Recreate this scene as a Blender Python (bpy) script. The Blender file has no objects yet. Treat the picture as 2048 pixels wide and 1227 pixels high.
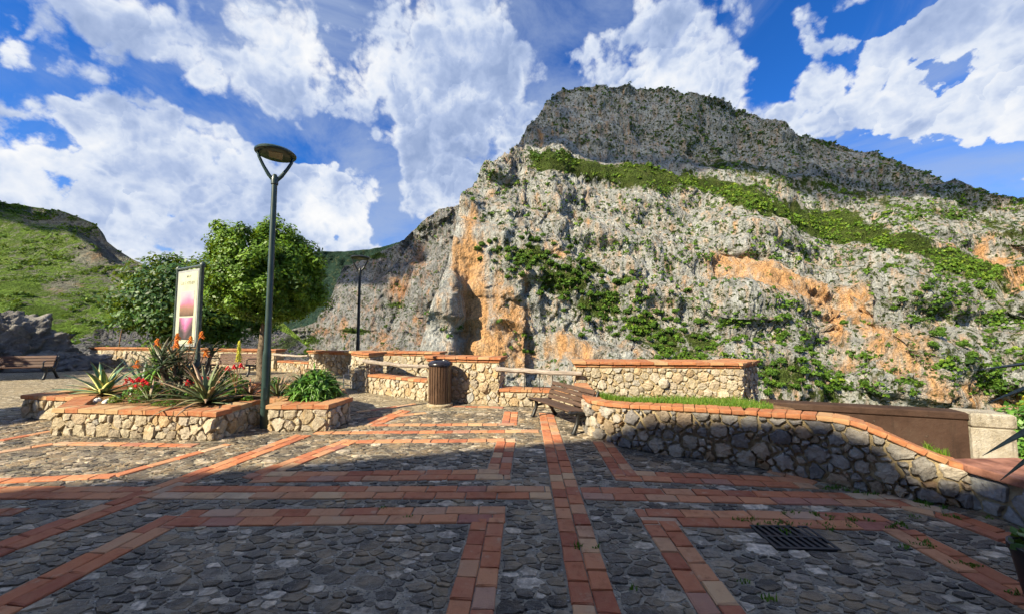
import bpy, math, random
import numpy as np
from mathutils import Vector, Matrix

rnd = random.Random(7)
R = math.radians
scene = bpy.context.scene
COL = scene.collection

# ------------------------------------------------------------------ camera
cam_d = bpy.data.cameras.new('camera')
cam_d.sensor_width = 36.0
cam_d.lens = 12.656
cam_d.clip_start = 0.05
cam_d.clip_end = 30000
cam = bpy.data.objects.new('camera', cam_d)
COL.objects.link(cam)
cam.location = (0, 0, 1.75)
cam.rotation_euler = (R(90 + 3.6955), 0, R(2.0683))
scene.camera = cam

# ------------------------------------------------------------------ light
SUN_EL = R(34.0)
SUN_H = Vector((-0.722, -0.692, 0)).normalized()          # horizontal direction towards the sun
SUN_DIR = Vector((SUN_H.x * math.cos(SUN_EL), SUN_H.y * math.cos(SUN_EL), math.sin(SUN_EL)))
sun_d = bpy.data.lights.new('sun', 'SUN')
sun_d.energy = 5.0
sun_d.angle = R(0.53)
sun_d.color = (1.0, 0.88, 0.64)
sun = bpy.data.objects.new('sun', sun_d)
COL.objects.link(sun)
sun.location = (-60, -60, 80)
sun.rotation_euler = (-SUN_DIR).to_track_quat('-Z', 'Y').to_euler()

vs = scene.view_settings
vs.view_transform = 'Standard'
vs.look = 'None'
vs.exposure = 1.12
vs.gamma = 1.0
vs.use_curve_mapping = False
cy = scene.cycles
cy.max_bounces = 5
cy.diffuse_bounces = 2
cy.glossy_bounces = 2
cy.transmission_bounces = 2
cy.transparent_max_bounces = 4
cy.caustics_reflective = False
cy.caustics_refractive = False
cy.use_adaptive_sampling = True
cy.adaptive_threshold = 0.025
cy.adaptive_min_samples = 16
cy.sample_clamp_indirect = 4.0


# ---- a small expression layer over shader nodes
class Nd:
    def __init__(self, tree):
        self.t = tree

    def new(self, typ, **kw):
        n = self.t.nodes.new(typ)
        for k, v in kw.items():
            setattr(n, k, v)
        return n

    def put(self, sock, v):
        if v is None:
            return
        if isinstance(v, bpy.types.NodeSocket):
            self.t.links.new(v, sock)
        elif isinstance(v, (tuple, list)):
            dv = sock.default_value
            v = tuple(v)
            if len(dv) == 4 and len(v) == 3:
                v = v + (1.0,)
            sock.default_value = v
        else:
            sock.default_value = v

    def m(self, op, a, b=None, c=None, clamp=False):
        n = self.new('ShaderNodeMath', operation=op, use_clamp=clamp)
        for i, v in enumerate((a, b, c)):
            self.put(n.inputs[i], v)
        return n.outputs[0]

    def v(self, op, a, b=None, scale=None):
        n = self.new('ShaderNodeVectorMath', operation=op)
        self.put(n.inputs[0], a)
        self.put(n.inputs[1], b)
        if scale is not None:
            self.put(n.inputs['Scale'], scale)
        return n.outputs['Value'] if op in ('DOT_PRODUCT', 'LENGTH', 'DISTANCE') else n.outputs[0]

    def noise(self, vec, scale, detail=4, rough=0.5, dist=0.0, lac=2.0):
        n = self.new('ShaderNodeTexNoise')
        self.put(n.inputs['Vector'], vec)
        n.inputs['Scale'].default_value = scale
        n.inputs['Detail'].default_value = detail
        n.inputs['Roughness'].default_value = rough
        n.inputs['Lacunarity'].default_value = lac
        n.inputs['Distortion'].default_value = dist
        return n.outputs[0]

    def noisec(self, vec, scale, detail=3):
        n = self.new('ShaderNodeTexNoise')
        self.put(n.inputs['Vector'], vec)
        n.inputs['Scale'].default_value = scale
        n.inputs['Detail'].default_value = detail
        return n.outputs[1]

    def voro(self, vec, scale, feature='F1', out=0, rnd_=1.0, detail=0.0):
        n = self.new('ShaderNodeTexVoronoi', feature=feature)
        self.put(n.inputs['Vector'], vec)
        n.inputs['Scale'].default_value = scale
        n.inputs['Randomness'].default_value = rnd_
        if 'Detail' in n.inputs:
            n.inputs['Detail'].default_value = detail
        return n.outputs[out]

    def ramp(self, fac, a, b, lo=0.0, hi=1.0, smooth=True):
        n = self.new('ShaderNodeMapRange')
        if smooth:
            n.interpolation_type = 'SMOOTHSTEP'
        self.put(n.inputs['Value'], fac)
        for k, v in zip(('From Min', 'From Max', 'To Min', 'To Max'), (a, b, lo, hi)):
            n.inputs[k].default_value = v
        return n.outputs[0]

    def mix(self, fac, a, b, typ='MIX'):
        n = self.new('ShaderNodeMix', data_type='RGBA', blend_type=typ)
        self.put(n.inputs[0], fac)
        self.put(n.inputs[6], a)
        self.put(n.inputs[7], b)
        return n.outputs[2]

    def mapping(self, vec, scale=(1, 1, 1), rot=(0, 0, 0), loc=(0, 0, 0)):
        n = self.new('ShaderNodeMapping')
        self.put(n.inputs['Vector'], vec)
        n.inputs['Scale'].default_value = scale
        n.inputs['Rotation'].default_value = rot
        n.inputs['Location'].default_value = loc
        return n.outputs[0]

    def obj(self):
        return self.new('ShaderNodeTexCoord').outputs['Object']

    def pos(self):
        return self.new('ShaderNodeNewGeometry').outputs['Position']

    def orand(self):
        return self.new('ShaderNodeObjectInfo').outputs['Random']

    def attr(self, name, out='Color'):
        n = self.new('ShaderNodeAttribute')
        n.attribute_name = name
        return n.outputs[out]

    def sep(self, col):
        n = self.new('ShaderNodeSeparateColor')
        self.put(n.inputs[0], col)
        return n.outputs[0], n.outputs[1], n.outputs[2]

    def cramp(self, fac, stops, interp='LINEAR'):
        n = self.new('ShaderNodeValToRGB')
        n.color_ramp.interpolation = interp
        e = n.color_ramp.elements
        while len(e) < len(stops):
            e.new(0.5)
        for el, (p, c) in zip(e, stops):
            el.position = p
            el.color = tuple(c) + (1.0,)
        self.put(n.inputs[0], fac)
        return n.outputs[0]

    def bump(self, h, strength=0.5, dist=0.05, normal=None):
        n = self.new('ShaderNodeBump')
        n.inputs['Strength'].default_value = strength
        n.inputs['Distance'].default_value = dist
        self.put(n.inputs['Height'], h)
        if normal is not None:
            self.put(n.inputs['Normal'], normal)
        return n.outputs[0]


# ------------------------------------------------------------------ sky
# clouds are placed by bearing: (X/Y, rise/Y, half width, half height, weight)
CLOUDS = [
    (-1.02, .36, .42, .24, 1.0), (-.70, .30, .42, .20, 1.0), (-1.30, .32, .30, .18, .9),
    (-.46, .28, .22, .18, .7), (-1.15, .62, .16, .14, .7), (-.86, .50, .22, .13, .8),
    (-.24, .76, .20, .22, 1.1), (-.13, .62, .16, .22, 1.1), (-.20, .44, .19, .19, 1.0), (-.02, .60, .10, .12, .8),
    (-.62, .72, .30, .10, .65), (-1.05, .86, .45, .09, .75), (-.60, .90, .22, .08, .55), (-.35, .55, .10, .12, .5),
    (.42, .86, .24, .15, 1.0), (.22, .80, .18, .12, .75), (.40, .72, .26, .08, .7), (.55, .70, .16, .08, .6),
    (.84, .74, .20, .14, 1.0), (1.02, .68, .26, .14, 1.0), (.80, .60, .24, .08, .75), (1.25, .70, .24, .22, 1.0),
    (1.16, .88, .24, .10, .8), (.97, .85, .10, .10, .6), (1.45, .56, .20, .10, .7),
]
GAPS = [
    (.10, .90, .13, .10, 1.3), (.70, .80, .05, .17, 1.5), (-.385, .63, .06, .07, 1.2), (-.385, .36, .05, .20, 1.7), (-.30, .30, .12, .07, 1.2),
    (-1.40, .56, .17, .08, 1.3), (-.72, .57, .22, .04, 1.3), (1.20, .47, .32, .06, 1.9), (1.00, .50, .2, .05, 1.0),
    (-1.0, .67, .12, .06, 1.0), (.05, .70, .07, .07, 1.0), (-.43, .50, .05, .05, .8), (1.02, .94, .14, .05, 1.1), (.74, .64, .06, .05, .8), (-.92, .78, .10, .04, .6), (.96, .58, .08, .04, .7), (-1.5, .80, .2, .05, .7),
]


def build_world():
    w = bpy.data.worlds.new('World')
    scene.world = w
    w.use_nodes = True
    nt = w.node_tree
    nt.nodes.clear()
    k = Nd(nt)
    out = k.new('ShaderNodeOutputWorld')
    bg = k.new('ShaderNodeBackground')
    sky = k.new('ShaderNodeTexSky')
    sky.sky_type = 'NISHITA'
    sky.sun_disc = False
    sky.sun_elevation = SUN_EL
    sky.sun_rotation = math.atan2(SUN_H.x, SUN_H.y)
    sky.altitude = 600
    sky.air_density = 1.0
    sky.dust_density = 0.6
    sky.ozone_density = 2.5
    d0 = k.v('NORMALIZE', k.new('ShaderNodeTexCoord').outputs['Generated'])
    warp = k.v('SCALE', k.v('SUBTRACT', k.noisec(d0, 4.0, 3), (.5, .5, .5)), scale=0.22)
    d = k.v('ADD', d0, warp)
    acc = None
    for lst, sgn in ((CLOUDS, 1), (GAPS, -1)):
        for (s, t, a, b, wt) in lst:
            c = Vector((s, 1, t))
            ln = c.length
            c.normalize()
            e1 = Vector((c.y, -c.x, 0)).normalized()
            e2 = e1.cross(c)
            if e2.z < 0:
                e2 = -e2
            aa = 1.75 * a / (1 + s * s) ** .5 / (1 + t * t) ** .5
            bb = 1.75 * b / ln / (1 + .5 * t * t)
            u = k.v('DOT_PRODUCT', d, tuple(e1 / aa))
            v = k.v('DOT_PRODUCT', d, tuple(e2 / bb))
            q = k.m('SUBTRACT', 1.0, k.m('MULTIPLY_ADD', v, v, k.m('MULTIPLY', u, u)), clamp=True)
            q = k.m('MULTIPLY', q, q)
            acc = k.m('MULTIPLY_ADD', q, sgn * wt, acc if acc is not None else 0.0)
    acc = k.m('MAXIMUM', k.m('MINIMUM', acc, 1.15), -1.0)

    def puffs(vec, sc):
        """rounded heaps: bulge height and how far each point faces the light"""
        n = k.new('ShaderNodeTexVoronoi', feature='F1')
        k.put(n.inputs['Vector'], vec)
        n.inputs['Scale'].default_value = sc
        off = k.v('SUBTRACT', vec, n.outputs['Position'])
        face = k.v('DOT_PRODUCT', off, (-.55 * sc, 0, .84 * sc))
        fade = k.ramp(n.outputs['Distance'], .15, .72, 1.0, 0.0)
        return n.outputs['Distance'], k.m('MULTIPLY', face, fade)

    base = k.m('MULTIPLY_ADD', acc, 0.58, -0.01)
    N1 = k.m('MULTIPLY', k.m('SUBTRACT', k.noise(d0, 4.2, 12, .62), .5), 2.7)
    N2 = k.m('MULTIPLY', k.m('SUBTRACT', k.noise(k.v('ADD', d0, (-.05, 0, .075)), 4.2, 6, .62), .5), 2.7)
    w2 = k.v('SCALE', k.v('SUBTRACT', k.noisec(d0, 14.0, 5), (.5, .5, .5)), scale=.11)
    dv = k.v('ADD', d0, w2)
    h1, s1 = puffs(dv, 8.5)
    h2, s2 = puffs(dv, 20.0)
    h3, s3 = puffs(dv, 46.0)
    D = k.m('ADD', base, N1)
    D = k.m('MULTIPLY_ADD', k.m('SUBTRACT', .45, h1), .62, D)
    D = k.m('MULTIPLY_ADD', k.m('SUBTRACT', .45, h2), .55, D)
    D = k.m('MULTIPLY_ADD', k.m('SUBTRACT', .45, h3), .30, D)
    # crisp heaps in some places, frayed edges in others
    fray = k.ramp(k.noise(d0, 2.0, 3, .5), .42, .62, .11, .50)
    cover = k.m('DIVIDE', k.m('ADD', D, .08), fray, clamp=True)
    cover = k.m('MULTIPLY', cover, k.m('MULTIPLY', cover, k.m('SUBTRACT', 3.0, k.m('MULTIPLY', cover, 2.0))))
    # thin high veil, drawn out along one direction
    vv = k.mapping(d0, (1.2, 1.0, 1.9), (0, .35, 0))
    veil = k.ramp(k.noise(vv, 2.2, 8, .62, .6), .34, .66, 0, .74)
    thick = k.ramp(D, .15, 1.0)
    L_ = k.m('MULTIPLY', k.m('SUBTRACT', N1, N2), .85)
    L_ = k.m('MULTIPLY_ADD', s1, .62, L_)
    L_ = k.m('MULTIPLY_ADD', s2, .46, L_)
    L_ = k.m('MULTIPLY_ADD', s3, .24, L_)
    L_ = k.m('MULTIPLY_ADD', k.m('SUBTRACT', .4, h2), .07, L_)
    L_ = k.m('MULTIPLY_ADD', thick, -.46, L_)
    lit = k.ramp(L_, -.88, .62)
    ccol = k.cramp(lit, [(0.0, (.28, .38, .62)), (.35, (.46, .56, .79)), (.66, (.73, .80, .93)), (1.0, (1.0, 1.0, 1.0))])
    # the clear sky: Nishita, deepened the way the picture's colours are
    hs = k.new('ShaderNodeHueSaturation')
    hs.inputs['Saturation'].default_value = 1.30
    k.put(hs.inputs['Color'], sky.outputs[0])
    SKYK = 0.050
    clear = k.v('MULTIPLY', hs.outputs[0], (.72, 1.18, 1.78))
    fin = k.mix(veil, clear, k.v('SCALE', (.52, .65, .92), scale=.36 / SKYK))
    fin = k.mix(cover, fin, k.v('SCALE', ccol, scale=0.46 / SKYK))
    k.put(bg.inputs['Color'], fin)
    bg.inputs['Strength'].default_value = SKYK
    nt.links.new(bg.outputs[0], out.inputs[0])
    w.cycles.sampling_method = 'MANUAL'
    w.cycles.sample_map_resolution = 512


build_world()

# ------------------------------------------------------------------ helpers
def fast_mesh(name, V, F):
    """V (n,3) array, F (m,k) array of equal-sided faces."""
    V = np.asarray(V, np.float32)
    F = np.asarray(F, np.int32)
    me = bpy.data.meshes.new(name)
    me.vertices.add(len(V))
    me.vertices.foreach_set('co', V.ravel())
    kk = F.shape[1]
    me.loops.add(F.size)
    me.loops.foreach_set('vertex_index', F.ravel())
    me.polygons.add(len(F))
    me.polygons.foreach_set('loop_start', np.arange(0, F.size, kk, dtype=np.int32))
    me.update(calc_edges=True)
    return me


def col_attr(me, name, arr):
    a = me.color_attributes.new(name, 'FLOAT_COLOR', 'POINT')
    arr = np.asarray(arr, np.float32)
    if arr.shape[1] == 3:
        arr = np.concatenate([arr, np.ones((len(arr), 1), np.float32)], 1)
    a.data.foreach_set('color', arr.ravel())


def link(name, me, mat=None, parent=None, loc=None, smooth=False):
    o = bpy.data.objects.new(name, me)
    COL.objects.link(o)
    if mat is not None and me is not None and not me.materials:
        me.materials.append(mat)
    if smooth:
        me.polygons.foreach_set('use_smooth', [True] * len(me.polygons))
    if parent is not None:
        o.parent = parent
    if loc is not None:
        o.location = loc
    return o


def tag(o, label=None, cat=None, group=None, kind=None):
    if label:
        o['label'] = label
    if cat:
        o['category'] = cat
    if group:
        o['group'] = group
    if kind:
        o['kind'] = kind
    return o


def thing(name, label, cat, loc=(0, 0, 0), rz=0.0, group=None):
    o = bpy.data.objects.new(name, None)
    COL.objects.link(o)
    o.empty_display_size = .2
    o.location = loc
    o.rotation_euler = (0, 0, rz)
    return tag(o, label, cat, group)


def copy_tree(o, parent=None):
    c = o.copy()
    COL.objects.link(c)
    c.parent = parent
    for ch in o.children:
        copy_tree(ch, c)
    return c


class MB:
    def __init__(self):
        self.V = []
        self.F = []

    def add(self, vs_, fs):
        n = len(self.V)
        self.V += [tuple(v) for v in vs_]
        self.F += [tuple(i + n for i in f) for f in fs]
        return self

    def box(self, c, s, rot=None, ch=0.0):
        hx, hy, hz = s[0] / 2, s[1] / 2, s[2] / 2
        if ch <= 0:
            vv = [(x, y, z) for z in (-hz, hz) for (x, y) in ((-hx, -hy), (hx, -hy), (hx, hy), (-hx, hy))]
            ff = [(3, 2, 1, 0), (4, 5, 6, 7), (0, 1, 5, 4), (1, 2, 6, 5), (2, 3, 7, 6), (3, 0, 4, 7)]
        else:
            vv = []
            for (z, k) in ((-hz, ch), (-hz + ch, 0), (hz - ch, 0), (hz, ch)):
                vv += [(x, y, z) for (x, y) in ((-hx + k, -hy + k), (hx - k, -hy + k), (hx - k, hy - k), (-hx + k, hy - k))]
            ff = [(3, 2, 1, 0), (12, 13, 14, 15)]
            for r in range(3):
                for i in range(4):
                    j = (i + 1) % 4
                    ff.append((r * 4 + i, r * 4 + j, r * 4 + 4 + j, r * 4 + 4 + i))
        if rot is not None:
            vv = [rot @ Vector(v) for v in vv]
        return self.add([(v[0] + c[0], v[1] + c[1], v[2] + c[2]) for v in vv], ff)

    def tube(self, pts, rad, seg=8, cap=True):
        pts = [Vector(p) for p in pts]
        if not isinstance(rad, (list, tuple)):
            rad = [rad] * len(pts)
        vv, ff = [], []
        up = None
        for i, p in enumerate(pts):
            d = (pts[min(i + 1, len(pts) - 1)] - pts[max(i - 1, 0)]).normalized()
            if up is None:
                up = d.orthogonal().normalized()
            up = (up - d * up.dot(d)).normalized()
            side = d.cross(up)
            for kk in range(seg):
                a = 2 * math.pi * kk / seg
                vv.append(p + (up * math.cos(a) + side * math.sin(a)) * rad[i])
        for i in range(len(pts) - 1):
            for kk in range(seg):
                j = (kk + 1) % seg
                ff.append((i * seg + kk, i * seg + j, (i + 1) * seg + j, (i + 1) * seg + kk))
        if cap:
            ff.append(tuple(reversed(range(seg))))
            ff.append(tuple(range((len(pts) - 1) * seg, len(pts) * seg)))
        return self.add(vv, ff)

    def lathe(self, prof, seg=16, c=(0, 0, 0)):
        vv, ff = [], []
        for (r, z) in prof:
            for kk in range(seg):
                a = 2 * math.pi * kk / seg
                vv.append((c[0] + r * math.cos(a), c[1] + r * math.sin(a), c[2] + z))
        for i in range(len(prof) - 1):
            for kk in range(seg):
                j = (kk + 1) % seg
                ff.append((i * seg + kk, i * seg + j, (i + 1) * seg + j, (i + 1) * seg + kk))
        ff.append(tuple(reversed(range(seg))))
        ff.append(tuple(range((len(prof) - 1) * seg, len(prof) * seg)))
        return self.add(vv, ff)

    def prism(self, poly, z0, z1):
        n = len(poly)
        vv = [(p[0], p[1], z0) for p in poly] + [(p[0], p[1], z1) for p in poly]
        ff = [tuple(reversed(range(n))), tuple(range(n, 2 * n))]
        for i in range(n):
            j = (i + 1) % n
            ff.append((i, j, n + j, n + i))
        return self.add(vv, ff)

    def mesh(self, name):
        me = bpy.data.meshes.new(name)
        me.from_pydata(self.V, [], self.F)
        me.update()
        return me

    def build(self, name, mat, parent=None, loc=None, smooth=False):
        return link(name, self.mesh(name), mat, parent, loc, smooth)


def autosmooth(o, ang=40):
    me = o.data
    me.polygons.foreach_set('use_smooth', [True] * len(me.polygons))
    try:
        me.set_sharp_from_angle(angle=R(ang))
    except Exception:
        pass
    return o


# ---- numpy noise
def _hash(ix, iy, iz, seed):
    h = (ix.astype(np.uint32) * np.uint32(374761393) + iy.astype(np.uint32) * np.uint32(668265263)
         + iz.astype(np.uint32) * np.uint32(2147483647) + np.uint32(seed * 974711 % 4294967295))
    h = (h ^ (h >> np.uint32(13))) * np.uint32(1274126177)
    h = h ^ (h >> np.uint32(16))
    return (h & np.uint32(0xffffff)).astype(np.float32) / np.float32(0xffffff)


def vnoise(P, seed=1):
    P = np.asarray(P, np.float32)
    I = np.floor(P).astype(np.int64)
    f = P - I
    f = f * f * (3 - 2 * f)
    ix, iy, iz = (I[:, 0] & 0xffff), (I[:, 1] & 0xffff), (I[:, 2] & 0xffff)
    r = 0
    for dx in (0, 1):
        wx = f[:, 0] if dx else 1 - f[:, 0]
        for dy in (0, 1):
            wy = f[:, 1] if dy else 1 - f[:, 1]
            for dz in (0, 1):
                wz = f[:, 2] if dz else 1 - f[:, 2]
                r = r + wx * wy * wz * _hash(ix + dx, iy + dy, iz + dz, seed)
    return r


def fbm(P, octv=5, seed=1, gain=.5):
    P = np.asarray(P, np.float32)
    a, tot, r = 1.0, 0.0, 0
    for o in range(octv):
        r = r + a * vnoise(P * (2.03 ** o) + 17.3 * o, seed + o)
        tot += a
        a *= gain
    return r / tot


def ridged(P, octv=5, seed=1, gain=.5):
    P = np.asarray(P, np.float32)
    a, tot, r = 1.0, 0.0, 0
    for o in range(octv):
        r = r + a * (1 - np.abs(2 * vnoise(P * (2.03 ** o) + 17.3 * o, seed + o) - 1))
        tot += a
        a *= gain
    return r / tot


def facets(P, scale, seed, step=1.0, tilt=1.0):
    """fractured blocks: each cell a plane with its own offset and tilt"""
    P = np.asarray(P, np.float32) / np.asarray(scale, np.float32)
    I = np.floor(P).astype(np.int64)
    best = np.full(len(P), 9e9, np.float32)
    val = np.zeros(len(P), np.float32)
    for dx in (-1, 0, 1):
        for dy in (-1, 0, 1):
            for dz in (-1, 0, 1):
                a, b, c = (I[:, 0] + dx) & 0xffff, (I[:, 1] + dy) & 0xffff, (I[:, 2] + dz) & 0xffff
                r1, r2, r3 = _hash(a, b, c, seed), _hash(a, b, c, seed + 1), _hash(a, b, c, seed + 2)
                ox = P[:, 0] - (I[:, 0] + dx + r1)
                oy = P[:, 1] - (I[:, 1] + dy + r2)
                oz = P[:, 2] - (I[:, 2] + dz + r3)
                d = ox * ox + oy * oy + oz * oz
                m_ = d < best
                v = (_hash(a, b, c, seed + 3) - .5) * step + tilt * (ox * (r2 - .5) + oy * (r3 - .5) + oz * (r1 - .5))
                best = np.where(m_, d, best)
                val = np.where(m_, v, val)
    return val


# ---- Voronoi cells (power diagram) inside a region, for stones
def scatter(inside, x0, x1, y0, y1, radii, tries, seed):
    """dart throwing with mixed radii; returns [(x, y, r)], large first"""
    rr = random.Random(seed)
    cell = max(radii) * 1.0
    grid = {}
    pts = []
    for r in sorted(radii, reverse=True):
        for _ in range(tries[r]):
            x, y = rr.uniform(x0, x1), rr.uniform(y0, y1)
            if not inside(x, y):
                continue
            gx, gy = int(x / cell), int(y / cell)
            ok = True
            for i in (gx - 2, gx - 1, gx, gx + 1, gx + 2):
                for j in (gy - 2, gy - 1, gy, gy + 1, gy + 2):
                    for (px, py, pr) in grid.get((i, j), ()):
                        if (px - x) ** 2 + (py - y) ** 2 < (.92 * (pr + r)) ** 2:
                            ok = False
                            break
                    if not ok:
                        break
                if not ok:
                    break
            if ok:
                grid.setdefault((gx, gy), []).append((x, y, r))
                pts.append((x, y, r))
    return pts, grid, cell


def clip(poly, nx, ny, c):
    """keep nx*x+ny*y <= c"""
    out = []
    n = len(poly)
    for i in range(n):
        a, b = poly[i], poly[(i + 1) % n]
        da, db = nx * a[0] + ny * a[1] - c, nx * b[0] + ny * b[1] - c
        if da <= 0:
            out.append(a)
        if (da < 0 < db) or (db < 0 < da):
            k = da / (da - db)
            out.append((a[0] + k * (b[0] - a[0]), a[1] + k * (b[1] - a[1])))
    return out


def power_cells(pts, grid, cell, bound=1.9):
    res = []
    for (x, y, r) in pts:
        q = bound * r
        poly = [(x - q, y - q), (x + q, y - q), (x + q, y + q), (x - q, y + q)]
        gx, gy = int(x / cell), int(y / cell)
        for i in (gx - 2, gx - 1, gx, gx + 1, gx + 2):
            for j in (gy - 2, gy - 1, gy, gy + 1, gy + 2):
                for (px, py, pr) in grid.get((i, j), ()):
                    dx, dy = px - x, py - y
                    d2 = dx * dx + dy * dy
                    if d2 < 1e-9 or d2 > (q + 2 * pr) ** 2 * 2:
                        continue
                    c = (px * px + py * py - pr * pr - x * x - y * y + r * r) / 2
                    poly = clip(poly, dx, dy, c)
                    if len(poly) < 3:
                        break
                if len(poly) < 3:
                    break
            if len(poly) < 3:
                break
        res.append(poly if len(poly) >= 3 else None)
    return res


def area(poly):
    s = 0
    for i in range(len(poly)):
        a, b = poly[i - 1], poly[i]
        s += a[0] * b[1] - b[0] * a[1]
    return s / 2


def soften(poly, gap, rr, jit=.12):
    """shrink by a joint gap, round the corners, roughen"""
    cx = sum(p[0] for p in poly) / len(poly)
    cy = sum(p[1] for p in poly) / len(poly)
    out = []
    n = len(poly)
    for i in range(n):
        a, b = poly[i], poly[(i + 1) % n]
        L = math.hypot(b[0] - a[0], b[1] - a[1])
        if L < 1e-4:
            continue
        k = rr.uniform(.07, .20)
        out.append((a[0] + (b[0] - a[0]) * k, a[1] + (b[1] - a[1]) * k))
        if L > .09:
            q = rr.uniform(.4, .6)
            out.append((a[0] + (b[0] - a[0]) * q, a[1] + (b[1] - a[1]) * q))
        if L > .03:
            k = rr.uniform(.07, .20)
            out.append((a[0] + (b[0] - a[0]) * (1 - k), a[1] + (b[1] - a[1]) * (1 - k)))
    res = []
    for (x, y) in out:
        dx, dy = x - cx, y - cy
        d = math.hypot(dx, dy) + 1e-6
        k = max(.3, (d - gap) / d) * (1 + rr.uniform(-jit, jit * .4))
        res.append((cx + dx * k, cy + dy * k))
    return res, cx, cy


def stone_mesh(poly, cx, cy, depth, h, rr, dome=.25, tilt=.0, inset=.82, mid=True):
    """stone in local coords round (cx, cy): base ring sunk by depth, top at h"""
    n = len(poly)
    tx, ty = rr.uniform(-tilt, tilt), rr.uniform(-tilt, tilt)
    vv, ff = [], []
    rings = [(1.0, -depth)] + ([(1.0, h * .45)] if mid else []) + [(inset, h * (1 - dome * .5))]
    for (k, z) in rings:
        for (x, y) in poly:
            X, Y = (x - cx) * k, (y - cy) * k
            vv.append((X, Y, z + (tx * X + ty * Y if z > 0 else 0) + (rr.uniform(-.06, .06) * h if z > 0 else 0)))
    vv.append((rr.uniform(-.01, .01), rr.uniform(-.01, .01), h * (1 + dome * .4)))
    for r_ in range(len(rings) - 1):
        for i in range(n):
            j = (i + 1) % n
            ff.append((r_ * n + i, r_ * n + j, (r_ + 1) * n + j, (r_ + 1) * n + i))
    b = (len(rings) - 1) * n
    for i in range(n):
        ff.append((b + i, b + (i + 1) % n, len(vv) - 1))
    return vv, ff

# ------------------------------------------------------------------ materials
M = {}


def mat(name, fn, rough=.85, spec=.25, **kw):
    m = bpy.data.materials.new(name)
    m.use_nodes = True
    nt = m.node_tree
    nt.nodes.clear()
    k = Nd(nt)
    out = k.new('ShaderNodeOutputMaterial')
    bs = k.new('ShaderNodeBsdfPrincipled')
    bs.inputs['Roughness'].default_value = rough
    bs.inputs['Specular IOR Level'].default_value = spec
    for kk, v in kw.items():
        bs.inputs[kk].default_value = v
    nt.links.new(bs.outputs[0], out.inputs[0])
    r = fn(k, bs)
    if r is not None:
        k.put(bs.inputs['Base Color'], r)
    M[name] = m
    return m


def m_cobble(k, bs):
    p = k.pos()
    r = k.orand()
    a = k.attr('tone', 'Fac')
    r = k.m('FRACT', k.m('ADD', r, a))
    c = k.cramp(r, [(0, (.055, .055, .058)), (.2, (.16, .155, .145)), (.38, (.085, .086, .09)), (.55, (.24, .22, .185)), (.70, (.12, .12, .122)),
                    (.80, (.21, .205, .195)), (.87, (.40, .385, .36)), (1, (.70, .68, .64))])
    n = k.noise(p, 22, 6, .6)
    c = k.mix(k.ramp(n, .3, .75), k.mix(.75, c, (.1, .1, .1), 'MULTIPLY'), c)
    dust = k.ramp(k.noise(p, 2.2, 4, .6), .42, .75)
    c = k.mix(k.m('MULTIPLY', dust, .65), c, (.36, .29, .19))
    c = k.mix(1.0, c, (1.30, 1.14, .94), 'MULTIPLY')
    lay = k.noise(k.mapping(p, (7, 34, 34), (0, 0, .2)), 1.0, 6, .7)
    c = k.mix(k.ramp(lay, .50, .68, 0, .55), c, k.mix(1.0, c, (.42, .42, .44), 'MULTIPLY'))
    vein = k.ramp(k.m('ABSOLUTE', k.m('SUBTRACT', k.noise(p, 9, 4, .6, 1.5), .5)), 0, .02, 1, 0)
    c = k.mix(k.m('MULTIPLY', vein, .28), c, (.42, .40, .36))
    k.put(bs.inputs['Normal'], k.bump(k.m('ADD', k.noise(p, 60, 6, .65), k.m('MULTIPLY', lay, 1.4)), .7, .014))
    k.put(bs.inputs['Roughness'], k.ramp(n, .2, .8, .34, .75))
    return c


def m_mortar(k, bs):
    p = k.pos()
    n = k.noise(p, 5, 6, .6)
    c = k.cramp(n, [(.25, (.13, .12, .105)), (.5, (.30, .265, .205)), (.75, (.46, .40, .30))])
    pe = k.mapping(p, (1, 1.7, 1), (0, 0, .15))
    v = k.voro(pe, 34, 'F1', 0)
    peb = k.ramp(v, .22, .46, 1, 0)
    pc = k.sep(k.voro(pe, 34, 'F1', 1))[0]
    c = k.mix(k.m('MULTIPLY', peb, .85), c, k.cramp(pc, [(0, (.07, .07, .075)), (.5, (.20, .19, .17)), (.85, (.32, .28, .22)), (1, (.55, .53, .5))]))
    moss = k.ramp(k.noise(p, 1.3, 5, .65), .60, .72)
    c = k.mix(k.m('MULTIPLY', moss, .35), c, (.10, .13, .04))
    k.put(bs.inputs['Normal'], k.bump(k.m('ADD', peb, k.noise(p, 90, 4)), .7, .02))
    return c


def m_farcobble(k, bs):
    p = k.mapping(k.pos(), (1, 1.5, 0))
    e = k.voro(p, 9, 'DISTANCE_TO_EDGE', 0)
    col = k.sep(k.voro(p, 9, 'F1', 1))[0]
    c = k.cramp(col, [(0, (.20, .17, .13)), (.5, (.34, .28, .19)), (.85, (.42, .35, .25)), (1, (.55, .50, .4))])
    j = k.ramp(e, .02, .09)
    c = k.mix(j, (.17, .145, .10), c)
    c = k.mix(k.m('MULTIPLY', k.ramp(k.noise(k.pos(), .8, 4, .6), .45, .7), .45), c, (.36, .29, .18))
    k.put(bs.inputs['Normal'], k.bump(j, .9, .03))
    return c


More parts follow.
